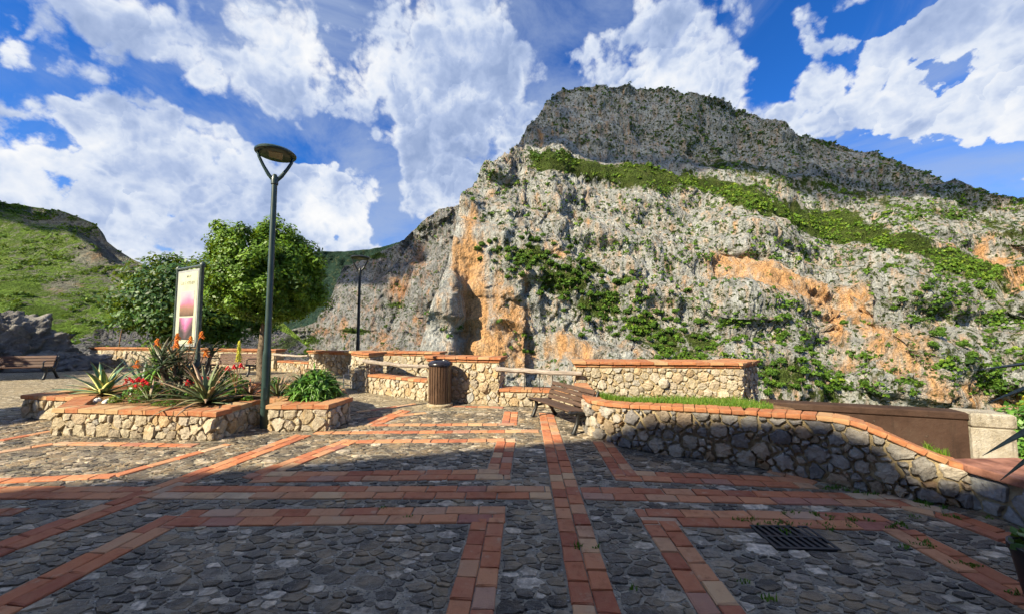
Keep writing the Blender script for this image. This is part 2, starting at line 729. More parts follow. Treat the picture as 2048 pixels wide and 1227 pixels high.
def m_brick(k, bs):
    p = k.pos()
    r = k.m('FRACT', k.m('ADD', k.orand(), k.attr('tone', 'Fac')))
    c = k.cramp(r, [(0, (.27, .085, .055)), (.2, (.44, .17, .09)), (.38, (.34, .125, .08)), (.55, (.50, .23, .125)),
                    (.72, (.43, .24, .15)), (.84, (.53, .36, .22)), (.93, (.30, .12, .10)), (1, (.50, .40, .29))])
    n = k.noise(p, 14, 6, .65)
    c = k.mix(k.ramp(n, .35, .7, 0, .3), c, k.mix(.6, c, (.50, .30, .18)))
    c = k.mix(k.ramp(k.noise(p, 9, 4, .7), .52, .72, 0, .6), c, k.mix(.8, c, (.45, .32, .30), 'MULTIPLY'))
    st = k.ramp(k.noise(p, 33, 5, .7), .62, .75)
    c = k.mix(k.m('MULTIPLY', st, .5), c, (.16, .10, .07))
    pale = k.ramp(k.noise(p, 6, 5, .65), .58, .72)
    c = k.mix(k.m('MULTIPLY', pale, .38), c, (.50, .41, .31))
    dust = k.ramp(k.noise(p, 3, 5, .6), .5, .8)
    c = k.mix(k.m('MULTIPLY', dust, .35), c, (.30, .23, .17))
    c = k.mix(k.ramp(k.noise(p, 1.7, 6, .7), .52, .70, 0, .55), c, k.mix(1.0, c, (.55, .5, .46), 'MULTIPLY'))
    c = k.mix(1.0, c, (1.10, 1.03, .92), 'MULTIPLY')
    k.put(bs.inputs['Normal'], k.bump(k.noise(p, 70, 6, .7), .5, .01))
    return c


def m_coping(k, bs):
    p = k.pos()
    r = k.m('FRACT', k.m('ADD', k.orand(), k.attr('tone', 'Fac')))
    c = k.cramp(r, [(0, (.36, .13, .065)), (.35, (.46, .19, .09)), (.6, (.40, .155, .08)), (.8, (.49, .26, .135)), (1, (.48, .33, .19))])
    n = k.noise(p, 12, 6, .65)
    c = k.mix(k.ramp(n, .45, .75, 0, .55), c, (.48, .33, .19))
    c = k.mix(k.ramp(k.noise(p, 5, 6, .7), .50, .72, 0, .5), c, k.mix(1.0, c, (.55, .48, .45), 'MULTIPLY'))
    st = k.ramp(k.noise(p, 26, 5, .7), .6, .75)
    c = k.mix(k.m('MULTIPLY', st, .5), c, (.20, .12, .08))
    li = k.ramp(k.noise(p, 8, 6, .72), .56, .66)
    c = k.mix(k.m('MULTIPLY', li, .55), c, (.32, .27, .20))
    c = k.mix(1.0, c, (.90, .90, .86), 'MULTIPLY')
    k.put(bs.inputs['Normal'], k.bump(k.noise(p, 60, 6, .7), .45, .012))
    return c


def wallstone(stops):
    def f(k, bs):
        p = k.pos()
        r = k.m('FRACT', k.m('ADD', k.orand(), k.attr('tone', 'Fac')))
        c = k.cramp(r, stops)
        n = k.noise(p, 11, 7, .65)
        c = k.mix(k.ramp(n, .35, .7), k.mix(.55, c, (.45, .40, .36), 'MULTIPLY'), c)
        rust = k.ramp(k.noise(p, 4.5, 5, .6, .6), .58, .72)
        c = k.mix(k.m('MULTIPLY', rust, .45), c, (.42, .26, .10))
        sp = k.ramp(k.noise(p, 55, 4, .7), .62, .72)
        c = k.mix(k.m('MULTIPLY', sp, .5), c, (.10, .09, .08))
        h = k.m('ADD', k.noise(p, 18, 7, .7), k.m('MULTIPLY', k.voro(p, 14, 'F1', 0, 1, 2.0), .5))
        k.put(bs.inputs['Normal'], k.bump(h, .8, .035))
        return c
    return f


def m_wallmortar(k, bs):
    p = k.pos()
    n = k.noise(p, 6, 7, .65)
    c = k.cramp(n, [(.25, (.22, .17, .10)), (.5, (.40, .32, .20)), (.78, (.55, .46, .30))])
    c = k.mix(k.m('MULTIPLY', k.ramp(k.noise(p, 2.1, 4, .6), .5, .75), .5), c, (.28, .20, .11))
    k.put(bs.inputs['Normal'], k.bump(k.noise(p, 38, 7, .75), .9, .03))
    return c


def plain(col, var=.25, scale=8, bump=.2, bd=.01, bscale=40, tint=None):
    def f(k, bs):
        p = k.obj()
        n = k.noise(p, scale, 5, .6)
        a = tuple(c * (1 - var) for c in col)
        b = tuple(min(1, c * (1 + var)) for c in (tint or col))
        if bump:
            k.put(bs.inputs['Normal'], k.bump(k.noise(p, bscale, 5, .65), bump, bd))
        return k.mix(k.ramp(n, .3, .7), a, b)
    return f


def m_wood(col, col2, streak=(4, 40, 40)):
    def f(k, bs):
        p = k.mapping(k.obj(), streak)
        r = k.orand()
        n = k.noise(k.v('ADD', p, k.v('SCALE', (7, 3, 5), scale=r)), 1.0, 7, .65, .4)
        c = k.mix(k.ramp(n, .3, .72), col, col2)
        c = k.mix(k.m('MULTIPLY', k.m('SUBTRACT', r, .5), .4), c, (.05, .03, .02))
        k.put(bs.inputs['Normal'], k.bump(n, .5, .006))
        return c
    return f


def leafmat(name, stops, trans=.35, rough=.5):
    m = bpy.data.materials.new(name)
    m.use_nodes = True
    nt = m.node_tree
    nt.nodes.clear()
    k = Nd(nt)
    out = k.new('ShaderNodeOutputMaterial')
    bs = k.new('ShaderNodeBsdfPrincipled')
    bs.inputs['Roughness'].default_value = rough
    bs.inputs['Specular IOR Level'].default_value = .35
    tr = k.new('ShaderNodeBsdfTranslucent')
    mx = k.new('ShaderNodeMixShader')
    mx.inputs[0].default_value = trans
    c = k.cramp(k.attr('tone', 'Fac'), stops)
    k.put(bs.inputs['Base Color'], c)
    k.put(tr.inputs[0], k.mix(.5, c, (.35, .42, .03)))
    nt.links.new(bs.outputs[0], mx.inputs[1])
    nt.links.new(tr.outputs[0], mx.inputs[2])
    nt.links.new(mx.outputs[0], out.inputs[0])
    M[name] = m
    return m


def m_rock(grey, warm, green, streak=(.17, .165, .17)):
    """mountain rock; attribute mask: r ochre rock, g low plants, b grey streaks"""
    def f(k, bs):
        p = k.pos()
        mr, mg, mb = k.sep(k.attr('mask'))
        n1 = k.noise(p, .045, 6, .65)
        n2 = k.noise(k.mapping(p, (1, 1, .38)), .15, 6, .7)
        n3 = k.noise(p, .45, 4, .7)
        c = k.mix(k.ramp(n1, .30, .70), tuple(x * .66 for x in grey), tuple(min(1, x * 1.35) for x in grey))
        c = k.mix(k.ramp(n2, .50, .66, 0, .8), c, tuple(x * .36 for x in grey))
        c = k.mix(k.ramp(n3, .52, .72, 0, .6), c, tuple(min(1, x * 1.75) for x in grey))
        crev = k.noise(k.mapping(p, (1, 1, .42)), .36, 3, .6)
        slab = k.ramp(k.noise(p, .011, 4, .6), .40, .58, .25, 1.0)
        c = k.mix(k.m('MULTIPLY', slab, k.ramp(crev, .57, .66, 0, .85)), c, tuple(x * .16 for x in grey))
        # ochre rock, washed down the faces
        wn = k.noise(k.mapping(p, (1, 1, .16)), .085, 6, .68)
        ow = k.m('ADD', mr, k.m('MULTIPLY', k.m('SUBTRACT', wn, .5), 2.9))
        oc = k.mix(k.ramp(n3, .3, .7), tuple(x * .70 for x in warm), tuple(min(1, x * 1.25) for x in warm))
        oc = k.mix(k.ramp(n2, .48, .66, 0, .7), oc, (.27, .17, .10))
        oc = k.mix(k.ramp(n1, .50, .75, 0, .55), oc, (.66, .50, .33))
        c = k.mix(k.ramp(ow, .12, 1.15, 0, .95), c, oc)
        # water streaks
        sw = k.m('ADD', mb, k.m('MULTIPLY', k.m('SUBTRACT', k.noise(k.mapping(p, (1, 1, .06)), .12, 4, .6), .5), 1.8))
        c = k.mix(k.ramp(sw, .45, .85, 0, .8), c, streak)
        # grass and low scrub
        gw = k.m('ADD', mg, k.m('MULTIPLY', k.m('SUBTRACT', k.m('ADD', k.m('MULTIPLY', n2, .35), k.m('MULTIPLY', k.noise(p, .09, 6, .7), .65)), .5), 2.2))
        gc = k.mix(k.ramp(n3, .35, .65), tuple(x * .55 for x in green), tuple(x * 1.4 for x in green))
        gc = k.mix(k.ramp(n1, .5, .75, 0, .5), gc, (.19, .17, .07))
        gc = k.mix(k.ramp(k.noise(k.mapping(p, (1, 1, 2.5)), .022, 4, .6), .45, .60, 0, .55), gc, tuple(x * .38 for x in green))
        c = k.mix(k.ramp(gw, .42, .66), c, gc)
        tuft = k.noise(p, .20, 3, .6)
        c = k.mix(k.m('MULTIPLY', k.ramp(tuft, .545, .62), k.ramp(mg, .12, .34)), c, tuple(x * .55 for x in green))
        h = k.m('ADD', k.m('MULTIPLY', n2, 4.0), k.m('ADD', k.m('MULTIPLY', n1, 4.0), k.m('MULTIPLY', n3, 1.8)))
        k.put(bs.inputs['Normal'], k.bump(h, 1.0, 3.4))
        return c
    return f


mat('cobble', m_cobble, .7, .3)
mat('mortar', m_mortar, .95, .1)
mat('far_cobble', m_farcobble, .9, .15)
mat('brick', m_brick, .85, .2)
mat('coping', m_coping, .85, .2)
mat('warm_stone', wallstone([(0, (.46, .38, .26)), (.3, (.56, .50, .38)), (.5, (.38, .33, .26)), (.7, (.60, .54, .44)), (.85, (.50, .36, .20)), (1, (.42, .42, .40))]), .9, .15)
mat('grey_stone', wallstone([(0, (.22, .21, .20)), (.22, (.45, .42, .37)), (.42, (.29, .28, .27)), (.58, (.52, .46, .37)), (.70, (.42, .26, .13)), (.80, (.58, .53, .45)), (.9, (.34, .26, .17)), (1, (.30, .29, .29))]), .85, .2)
mat('pale_slab', wallstone([(0, (.34, .35, .36)), (.5, (.40, .41, .41)), (1, (.46, .45, .43))]), .85, .2)
mat('wall_mortar', m_wallmortar, .95, .1)
mat('soil', plain((.22, .13, .07), .45, 7, .9, .03, 30), .98, .05)
mat('iron', plain((.012, .013, .014), .3, 10, .15, .003, 80), .45, .5)
mat('lamp_green', plain((.022, .045, .042), .2, 6, .05, .002, 60), .35, .5)
mat('lamp_black', plain((.01, .012, .013), .2, 6, .05, .002, 60), .4, .5)
mat('lamp_glass', plain((.28, .24, .19), .15, 9, 0), .25, .5)
mat('bench_wood', m_wood((.052, .031, .022), (.125, .078, .055)), .6, .3)
mat('old_bench_wood', m_wood((.055, .028, .019), (.13, .062, .042)), .65, .3)
mat('bin_wood', m_wood((.045, .026, .018), (.13, .078, .05), (40, 40, 4)), .32, .5)
mat('bin_metal', plain((.016, .014, .018), .3, 10, .1, .003, 60), .25, .5)
mat('log_wood', m_wood((.22, .18, .15), (.46, .40, .35), (3, 26, 26)), .85, .15)
mat('white_paint', plain((.62, .60, .56), .2, 9, .1, .003), .6, .3)


def m_plaster(k, bs):
    p = k.pos()
    n = k.noise(p, 1.6, 7, .7)
    c = k.cramp(n, [(.3, (.040, .024, .018)), (.5, (.066, .040, .030)), (.7, (.085, .058, .044))])
    run = k.noise(k.mapping(p, (7, 7, .7)), 1.0, 5, .65)
    c = k.mix(k.ramp(run, .52, .72, 0, .6), c, (.028, .020, .017))
    chip = k.ramp(k.noise(p, 4.5, 6, .72), .63, .68)
    c = k.mix(k.m('MULTIPLY', chip, .7), c, (.17, .135, .105))
    k.put(bs.inputs['Normal'], k.bump(k.m('ADD', k.noise(p, 22, 6, .7), chip), .8, .02))
    return c


def m_pier(k, bs):
    p = k.pos()
    n = k.noise(p, 2.4, 7, .7)
    c = k.cramp(n, [(.3, (.20, .17, .12)), (.5, (.40, .36, .29)), (.7, (.50, .48, .43))])
    run = k.noise(k.mapping(p, (9, 9, .8)), 1.0, 5, .65)
    c = k.mix(k.ramp(run, .50, .72, 0, .7), c, (.13, .115, .09))
    k.put(bs.inputs['Normal'], k.bump(k.noise(p, 15, 7, .75), 1.0, .04))
    return c


mat('brown_plaster', m_plaster, .95, .1)
mat('white_concrete', m_pier, .95, .1)
mat('red_slab', plain((.19, .07, .045), .4, 5, .5, .015, 30, (.27, .13, .09)), .75, .25)
mat('sign_metal', plain((.06, .085, .08), .25, 8, .1, .003), .4, .4)
mat('sign_frame', plain((.30, .31, .31), .1, 8, 0), .5, .4)
mat('sign_paper', plain((.44, .46, .33), .06, 3, 0, tint=(.48, .50, .38)), .5, .3)
mat('ink', plain((.16, .15, .10), .1, 9, 0), .6, .2)
mat('pebble_white', plain((.66, .64, .60), .2, 14, .3, .01), .8, .2)
mat('bark', plain((.16, .125, .09), .5, 9, 1.0, .03, 24), .95, .1)
mat('house_wall', plain((.26, .21, .15), .15, .6, .4, .02, 9), .95, .1)


def m_cloud(k, bs):
    bs.inputs['Alpha'].default_value = .55      # a thin cloud lets part of the sun through
    return (.85, .86, .88)


mat('cloud_white', m_cloud, 1.0, 0.0)
mat('pot', plain((.012, .012, .014), .2, 9, .1, .003), .5, .4)
mat('leaf_dark_agave', plain((.03, .045, .022), .4, 6, .15, .004, 40, (.06, .075, .04)), .45, .4)
mat('flower_orange', plain((.80, .12, .02), .25, 22, 0, tint=(.85, .30, .03)), .6, .2)
mat('flower_red', plain((.62, .02, .03), .3, 22, 0), .6, .2)
mat('flower_yellow', plain((.42, .46, .04), .25, 22, 0, tint=(.6, .55, .06)), .6, .2)
mat('stalk', plain((.30, .17, .08), .3, 22, 0), .7, .2)

leafmat('tree_leaf', [(0, (.030, .080, .006)), (.4, (.10, .205, .012)), (.75, (.17, .31, .02)), (1, (.32, .46, .035))], .22)
leafmat('tree_leaf_b', [(0, (.018, .058, .018)), (.5, (.05, .13, .026)), (1, (.13, .25, .045))], .25)
leafmat('scrub_leaf', [(0, (.022, .056, .009)), (.4, (.055, .125, .013)), (.75, (.11, .21, .018)), (1, (.21, .29, .03))], .2, .7)
leafmat('grass_blade', [(0, (.05, .12, .012)), (.6, (.11, .22, .02)), (1, (.24, .30, .06))], .4)
leafmat('bush_leaf', [(0, (.02, .07, .012)), (.5, (.06, .17, .02)), (1, (.15, .30, .05))], .25, .35)
leafmat('yellow_bush', [(0, (.10, .16, .02)), (.6, (.30, .32, .03)), (1, (.62, .50, .04))], .3)


def m_poster(which):
    def f(k, bs):
        g = k.new('ShaderNodeTexCoord').outputs['Generated']
        s = k.new('ShaderNodeSeparateXYZ')
        k.put(s.inputs[0], g)
        x, y = s.outputs[0], s.outputs[2]
        n = k.noise(g, 5, 6, .6)
        nd = k.m('MULTIPLY', k.m('SUBTRACT', n, .5), .35)
        if which == 0:
            wob = k.m('MULTIPLY', k.m('SUBTRACT', k.noise(g, 3.0, 5, .6), .5), .55)
            peak = k.m('SUBTRACT', k.m('ADD', k.m('SUBTRACT', .84, k.m('MULTIPLY', k.m('ABSOLUTE', k.m('SUBTRACT', x, .58)), .5)), wob), y)
            c = k.cramp(k.m('ADD', y, nd), [(0, (.09, .06, .04)), (.3, (.26, .15, .10)), (.55, (.46, .15, .26)), (.85, (.44, .23, .40))])
            return k.mix(k.ramp(peak, -.16, .22), (.43, .37, .41), c)
        v = k.m('ABSOLUTE', k.m('SUBTRACT', k.m('ADD', x, nd), .5))
        c = k.cramp(k.m('ADD', k.m('MULTIPLY', v, -1.2), k.m('ADD', y, nd)), [(0, (.05, .04, .04)), (.25, (.16, .09, .11)), (.55, (.44, .13, .30)), (.85, (.54, .30, .44))])
        return k.mix(k.ramp(k.noise(g, 16, 5, .7), .5, .7, 0, .6), c, (.10, .06, .07))
    return f


mat('print_peak', m_poster(0), .45, .3)
mat('print_gorge', m_poster(1), .45, .3)
GREY = (.455, .465, .45)
WARM = (.74, .41, .18)
mat('mountain_rock', m_rock(GREY, WARM, (.075, .110, .024)), .95, .1)
mat('gorge_rock', m_rock((.30, .305, .31), (.52, .25, .11), (.07, .11, .03)), .95, .1)
mat('far_hill_ground', m_rock((.06, .09, .09), (.1, .1, .08), (.028, .060, .042)), .95, .1)  # bluish colour stands in for haze over the distance
mat('left_hill_ground', m_rock((.20, .20, .16), (.40, .24, .12), (.13, .22, .03)), .95, .1)
mat('shade_hill_ground', m_rock((.16, .16, .17), (.25, .2, .12), (.04, .06, .02)), .95, .1)  # dark albedo carries the shade lying on this slope
mat('valley_ground', plain((.07, .09, .03), .4, .01, 0), .95, .1)


def m_outcrop(k, bs):
    p = k.pos()
    n = k.noise(p, .9, 9, .68)
    c = k.cramp(n, [(.3, (.10, .10, .105)), (.5, (.23, .22, .21)), (.7, (.40, .385, .36))])
    c = k.mix(k.ramp(k.noise(p, 2.3, 6, .6), .60, .7, 0, .6), c, (.07, .09, .03))
    k.put(bs.inputs['Normal'], k.bump(k.noise(p, 3, 9, .72), 1.0, .25))
    return c


mat('outcrop', m_outcrop, .95, .1)

# ------------------------------------------------------------------ terrain: hillsides as relief surfaces
CZ = 1.75
rs = np.random.RandomState(11)


def relief(name, mat_, ridge, ctrl, tbot, nu, nv, amp, left=None, mask=None, flut=.35, seed=3, smax=None, label=None, smooth_fn=None, back=30.0, eps=.004, beds=0.0, block=0.0, flat=False, ampf=None):
    """hillside: for each bearing s=X/Y the ground climbs from rise tbot to the skyline; ctrl gives its distance Y(s,t)"""
    ridge = np.array(ridge)
    s0 = np.linspace(ridge[0, 0], ridge[-1, 0], nu)
    tr = np.interp(s0, ridge[:, 0], ridge[:, 1])
    v = np.linspace(0, 1, nv)
    S = np.repeat(s0[:, None], nv, 1)
    T = tbot + (tr[:, None] - tbot) * v[None, :]
    if left is not None:
        L = np.array(left)[::-1]
        sh = np.interp(T, L[:, 1], L[:, 0]) - ridge[0, 0]
        sh = np.where(T > L[-1, 1], 0, sh)
        u = np.linspace(0, 1, nu)[:, None]
        S = S + sh * np.clip(1 - u * 4.0, 0, 1) ** 1.5
    C = np.array(ctrl)
    s_, t_ = S.ravel(), T.ravel()
    num = np.zeros_like(s_)
    den = np.zeros_like(s_)
    for (cs, ct, cY) in C:
        w = 1.0 / ((s_ - cs) ** 2 + (1.5 * (t_ - ct)) ** 2 + eps) ** 1.7
        num += w * cY
        den += w
    Y = num / den
    if smooth_fn is not None:
        Y = Y + smooth_fn(s_, t_)
    P = np.stack([s_ * Y, Y, CZ + t_ * Y], 1)
    mk = mask(s_, t_, P) if mask is not None else np.zeros((len(P), 3))
    # relief along the slope's own normal
    grid = P.reshape(nu, nv, 3)
    du = np.gradient(grid, axis=0)
    dv = np.gradient(grid, axis=1)
    N = np.cross(du, dv).reshape(-1, 3)
    N /= np.linalg.norm(N, axis=1)[:, None] + 1e-9
    N *= np.where(N[:, 1] > 0, -1, 1)[:, None]
    soft = 1 - .75 * np.clip(mk[:, 1], 0, 1)
    q = P * np.array([1, 1, flut])
    h = (ridged(q / 85, 3, seed) - .62) * (26 if block == 0 else 40) + (ridged(q / 34, 4, seed + 5, .6) - .62) * (34 if block == 0 else 20) * soft \
        + (fbm(q / 13, 4, seed + 9) - .5) * (19 if block == 0 else 12) * soft + (ridged(q / 8, 2, seed + 13) - .6) * (8 if block == 0 else 5) * soft
    ledge = np.zeros(len(P))
    rough = np.ones(len(P))
    if block > 0:
        # broad slabs between broken ground
        rough = np.clip((fbm(P / 75, 3, seed + 71) - .36) * 3.6, .22, 1.2)
        h = (ridged(q / 85, 3, seed) - .62) * 40 + (h - (ridged(q / 85, 3, seed) - .62) * 40) * rough
    if beds > 0:
        # dipping strata: each bed a steep face with a ledge above it
        bz = P[:, 2] + .26 * P[:, 0] + 26 * (fbm(P / 90, 3, seed + 21) - .5) + 9 * (fbm(P / 22, 3, seed + 22) - .5)
        for per, am in ((80, .7), (38, 1.0), (15, .5)):
            ph = (bz / per) % 1.0
            saw = np.where(ph < .72, ph / .72, (1 - ph) / .28)
            h += beds * am * per * .24 * (.5 - saw) * soft
            ledge += am * np.exp(-((ph - .86) / .13) ** 2)
    if block > 0:
        wp = P + (np.stack([fbm(P / 9, 3, seed + 30 + i) for i in range(3)], 1) - .5) * 7
        h += block * soft * (.35 + .65 * rough) * (facets(wp, (24, 24, 46), seed + 41, 7, 12) + facets(wp, (10, 10, 19), seed + 51, 4, 8))
    if ampf is not None:
        h = h * ampf(s_, t_)
    P = P + N * (h * amp)[:, None]
    # crest and side turn away from the viewer
    G = P.reshape(nu, nv, 3)
    KM = mk.reshape(nu, nv, 3)
    ext = []
    for q_ in range(1, 4):
        e = G[:, -1, :].copy()
        e[:, 1] += back * q_
        e[:, 0] += back * q_ * s0 * .6
        e[:, 2] -= back * .25 * q_ * q_
        ext.append(e)
    G = np.concatenate([G] + [e[:, None, :] for e in ext], 1)
    KM = np.concatenate([KM] + [KM[:, -1:, :]] * 3, 1)
    if left is not None:
        cols = []
        for q_ in (3, 2, 1):
            e = G[0].copy()
            e[:, 1] += 22 * q_
            e[:, 0] += 22 * q_ * .10
            cols.append(e)
        G = np.concatenate([e[None] for e in cols] + [G], 0)
        KM = np.concatenate([KM[:1]] * 3 + [KM], 0)
    a, b = G.shape[:2]
    idx = np.arange(a * b).reshape(a, b)
    F = np.stack([idx[:-1, :-1], idx[1:, :-1], idx[1:, 1:], idx[:-1, 1:]], -1).reshape(-1, 4)
    me = fast_mesh(name, G.reshape(-1, 3), F)
    col_attr(me, 'mask', KM.reshape(-1, 3))
    o = link(name, me, mat_, smooth=not flat)
    tag(o, label, kind='structure')
    relief.ledge = ledge
    return o, P, N, s_, t_, mk


def blobs(s, t, lst):
    r = np.zeros_like(s)
    for (a, b, ra, rb, w) in lst:
        r = np.maximum(r, w * np.exp(-(((s - a) / ra) ** 2 + ((t - b) / rb) ** 2)))
    return r


def seg_field(s, t, pts, rad):
    """distance falloff to a polyline in (s,t)"""
    best = np.full_like(s, 9.0)
    for (a, b) in zip(pts[:-1], pts[1:]):
        dx, dy = b[0] - a[0], b[1] - a[1]
        k = np.clip(((s - a[0]) * dx + (t - a[1]) * dy) / (dx * dx + dy * dy), 0, 1)
        best = np.minimum(best, np.hypot(s - a[0] - k * dx, (t - a[1] - k * dy) * 1.3))
    return np.exp(-(best / rad) ** 2)


MT_RIDGE = [(-.1777, .3922), (-.092, .4715), (-.0562, .4827), (-.0203, .5367), (.0156, .5805), (.0517, .6244), (.0807, .6686), (.1167, .6903), (.2027, .7001),
            (.2879, .6949), (.3723, .6779), (.4699, .6577), (.5529, .6425), (.6341, .601), (.7153, .5774), (.7682, .5459), (.8743, .5093), (.9665, .4848),
            (1.0568, .445), (1.1071, .4119), (1.209, .3768), (1.3448, .3335), (1.593, .2518), (2.0, .1294)]
MT_LEFT = [(-.1777, .3922), (-.1913, .3123), (-.2047, .226), (-.2364, .1407), (-.2731, .028), (-.2953, -.0834), (-.3051, -.1659), (-.32, -.4)]
MT_CTRL = [(-.295, -.11, 400), (-.20, -.11, 395), (-.14, -.11, 425), (-.07, -.11, 420), (.2, -.11, 400), (.62, -.11, 372), (1.05, -.11, 355), (1.4, -.11, 345), (1.95, -.11, 335),
           (-.24, .08, 410), (-.20, .08, 408), (-.15, .08, 446), (-.07, .08, 440), (.14, .08, 445), (.62, .08, 425), (1.05, .08, 410), (1.4, .08, 395), (1.95, .08, 380),
           (.05, .16, 440), (.2, .13, 462), (.3, .05, 440),
           (-.18, .25, 450), (-.07, .25, 458), (.2, .25, 505), (.62, .25, 505), (1.05, .25, 505), (1.4, .25, 500), (1.95, .22, 500),
           (-.17, .36, 480), (.07, .36, 515), (.35, .36, 570), (.62, .33, 570), (1.05, .30, 580), (1.4, .30, 590),
           (-.07, .45, 540), (.04, .455, 560), (.2, .43, 620), (.5, .40, 660), (.9, .36, 680),
           (0, .50, 690), (.2, .50, 715), (.5, .48, 740), (.9, .42, 740), (1.2, .36, 720),
           (.04, .57, 740), (.35, .57, 770), (.62, .55, 790), (.12, .68, 830), (.35, .68, 860), (.62, .61, 850), (.88, .51, 830), (1.1, .42, 790), (1.35, .34, 740), (1.6, .26, 700), (2, .14, 650)]
ORANGE = [(-.155, .30, .035, .08, .85), (-.155, .18, .055, .10, 1.3), (-.140, .056, .065, .11, 1.4), (-.11, -.06, .08, .10, 1.4), (-.07, .098, .045, .07, 1.0), (-.03, .028, .05, .07, 1.05),
          (0, .14, .02, .04, .8), (.063, .21, .022, .02, .95), (.098, .195, .03, .016, .9), (.175, .287, .012, .018, .8), (.10, -.045, .06, .045, 1.0), (.17, -.06, .05, .04, .9), (-.01, -.06, .05, .06, 1.0),
          (.30, -.07, .05, .03, .55), (.855, -.06, .03, .05, .75), (1.067, -.145, .035, .05, .8), (1.14, -.17, .06, .045, .95), (1.24, -.18, .06, .05, .9), (.89, -.126, .03, .04, .6),
          (1.22, .20, .03, .035, 1.1), (1.27, .173, .045, .03, 1.2), (1.32, .133, .05, .035, 1.2), (.99, .25, .04, .012, .8), (1.106, .222, .06, .014, .85),
          (.2135, .48, .012, .02, .5), (.044, .54, .02, .02, .7), (.152, .622, .05, .012, .55), (.25, .33, .012, .02, .6), (.33, .10, .02, .03, .5), (.44, .14, .02, .03, .5),
          (-.22, -.06, .03, .05, .6), (-.26, -.10, .04, .04, .8), (.70, .20, .03, .015, .5), (.30, .21, .03, .012, .6)]
BELT = [(.536, .178), (.616, .157), (.694, .122), (.759, .095), (.809, .054), (.845, -.013)]
BELT2 = [(.877, .094), (.923, 0), (.97, -.053), (1.02, -.08)]
GREENB = [(.0437, .4692), (.1849, .445), (.352, .4235), (.4892, .3971), (.6241, .3596), (.7567, .3157), (.8877, .2794), (1.0159, .2298), (1.1416, .1743), (1.3273, .1328), (1.6, .05)]
GREENC = [(.5, .46), (.70, .42), (.9, .37), (1.15, .30), (1.4, .24), (1.7, .16)]
GROVE = [(-.09, .218, .05, .02), (.0144, .196, .07, .035), (.1115, .139, .08, .05), (.207, .069, .07, .045), (.315, .014, .06, .05), (.381, -.04, .06, .05),
         (.2765, .124, .025, .022), (.4747, -.04, .06, .03), (.181, .167, .04, .02), (.683, -.12, .06, .04), (.784, -.166, .06, .03), (.44, -.10, .08, .04)]


def mt_mask(s, t, P):
    og = blobs(s, t, ORANGE)
    belt = np.maximum(1.05 * seg_field(s, t, BELT, .055), .95 * seg_field(s, t, BELT2, .06))
    og = np.maximum(og, belt)
    og = np.maximum(og, .24)
    gr = np.maximum(1.0 * seg_field(s, t, GREENB, .036 + .016 * np.clip(s, 0, 1)), .6 * seg_field(s, t, GREENC, .05))
    gv = blobs(s, t, [(a, b, ra * 1.2, rb * 1.2, .85) for (a, b, ra, rb) in GROVE])
    gr = np.maximum(gr, gv)
    gr = np.maximum(gr, .30 + .16 * np.clip(s - .2, 0, 1))
    gr = np.where(t > .47, np.maximum(gr, .28), gr)
    gr = gr * (1 - np.clip(og - .3, 0, 1))
    gr = np.where((s < -.08) & (t < .30), gr * .4, gr)
    st = blobs(s, t, [(.60, .02, .16, .07, .75), (.80, -.09, .12, .05, .6), (.30, .20, .2, .03, .4), (1.0, -.02, .1, .05, .5), (1.18, .10, .1, .05, .4)])
    return np.stack([og, gr, st], 1)


def mt_step(s, t):
    """the left buttress stands forward of the ochre recess; small terraces break the slope"""
    edge = -.194 - .02 * np.clip(.2 - t, 0, .4)
    k = 1 / (1 + np.exp((s - edge) * 420))
    low = 1 / (1 + np.exp((t - .17) * 45))
    y = -17 * k * low
    y += 11 * np.exp(-(((s + .165) / .026) ** 2)) * low
    terr = seg_field(s, t, BELT, .05) + .8 * seg_field(s, t, BELT2, .045)
    y += 17 * terr
    y += 16 * blobs(s, t, [(1.27, .165, .06, .03, 1.0), (.075, .2, .05, .018, .6)])
    return y


mt, mtP, mtN, mtS, mtT, mtK = relief('mountain', M['mountain_rock'], MT_RIDGE, MT_CTRL, -.30, 720, 430, 1.0, MT_LEFT, mt_mask, .42, 3, smooth_fn=mt_step, beds=1.0, block=1.0, flat=True, ampf=lambda s, t: 1 - .58 / (1 + np.exp((s + .085) * 60)) / (1 + np.exp((t - .36) * 40)),
                                     label='grey and ochre limestone mountain with scrub across the gorge')

mtL = relief.ledge
GO_RIDGE = [(-.74, -.06), (-.6949, -.0113), (-.6376, .0071), (-.5802, .0212), (-.553, .0708), (-.5379, .1422), (-.513, .1808), (-.4697, .1878), (-.4127, .2205),
            (-.3554, .2417), (-.2846, .3134), (-.2418, .339), (-.1917, .353), (-.0988, .3692), (.02, .38)]
GO_CTRL = [(-.7, -.1, 760), (-.55, -.1, 720), (-.4, -.1, 660), (-.25, -.1, 600), (0, -.1, 580), (-.55, .1, 820), (-.4, .1, 740), (-.25, .1, 660), (0, .1, 640),
           (-.5, .18, 860), (-.35, .24, 830), (-.2, .34, 760), (0, .36, 740), (-.64, 0, 790), (-.43, .03, 725), (-.36, .09, 745)]


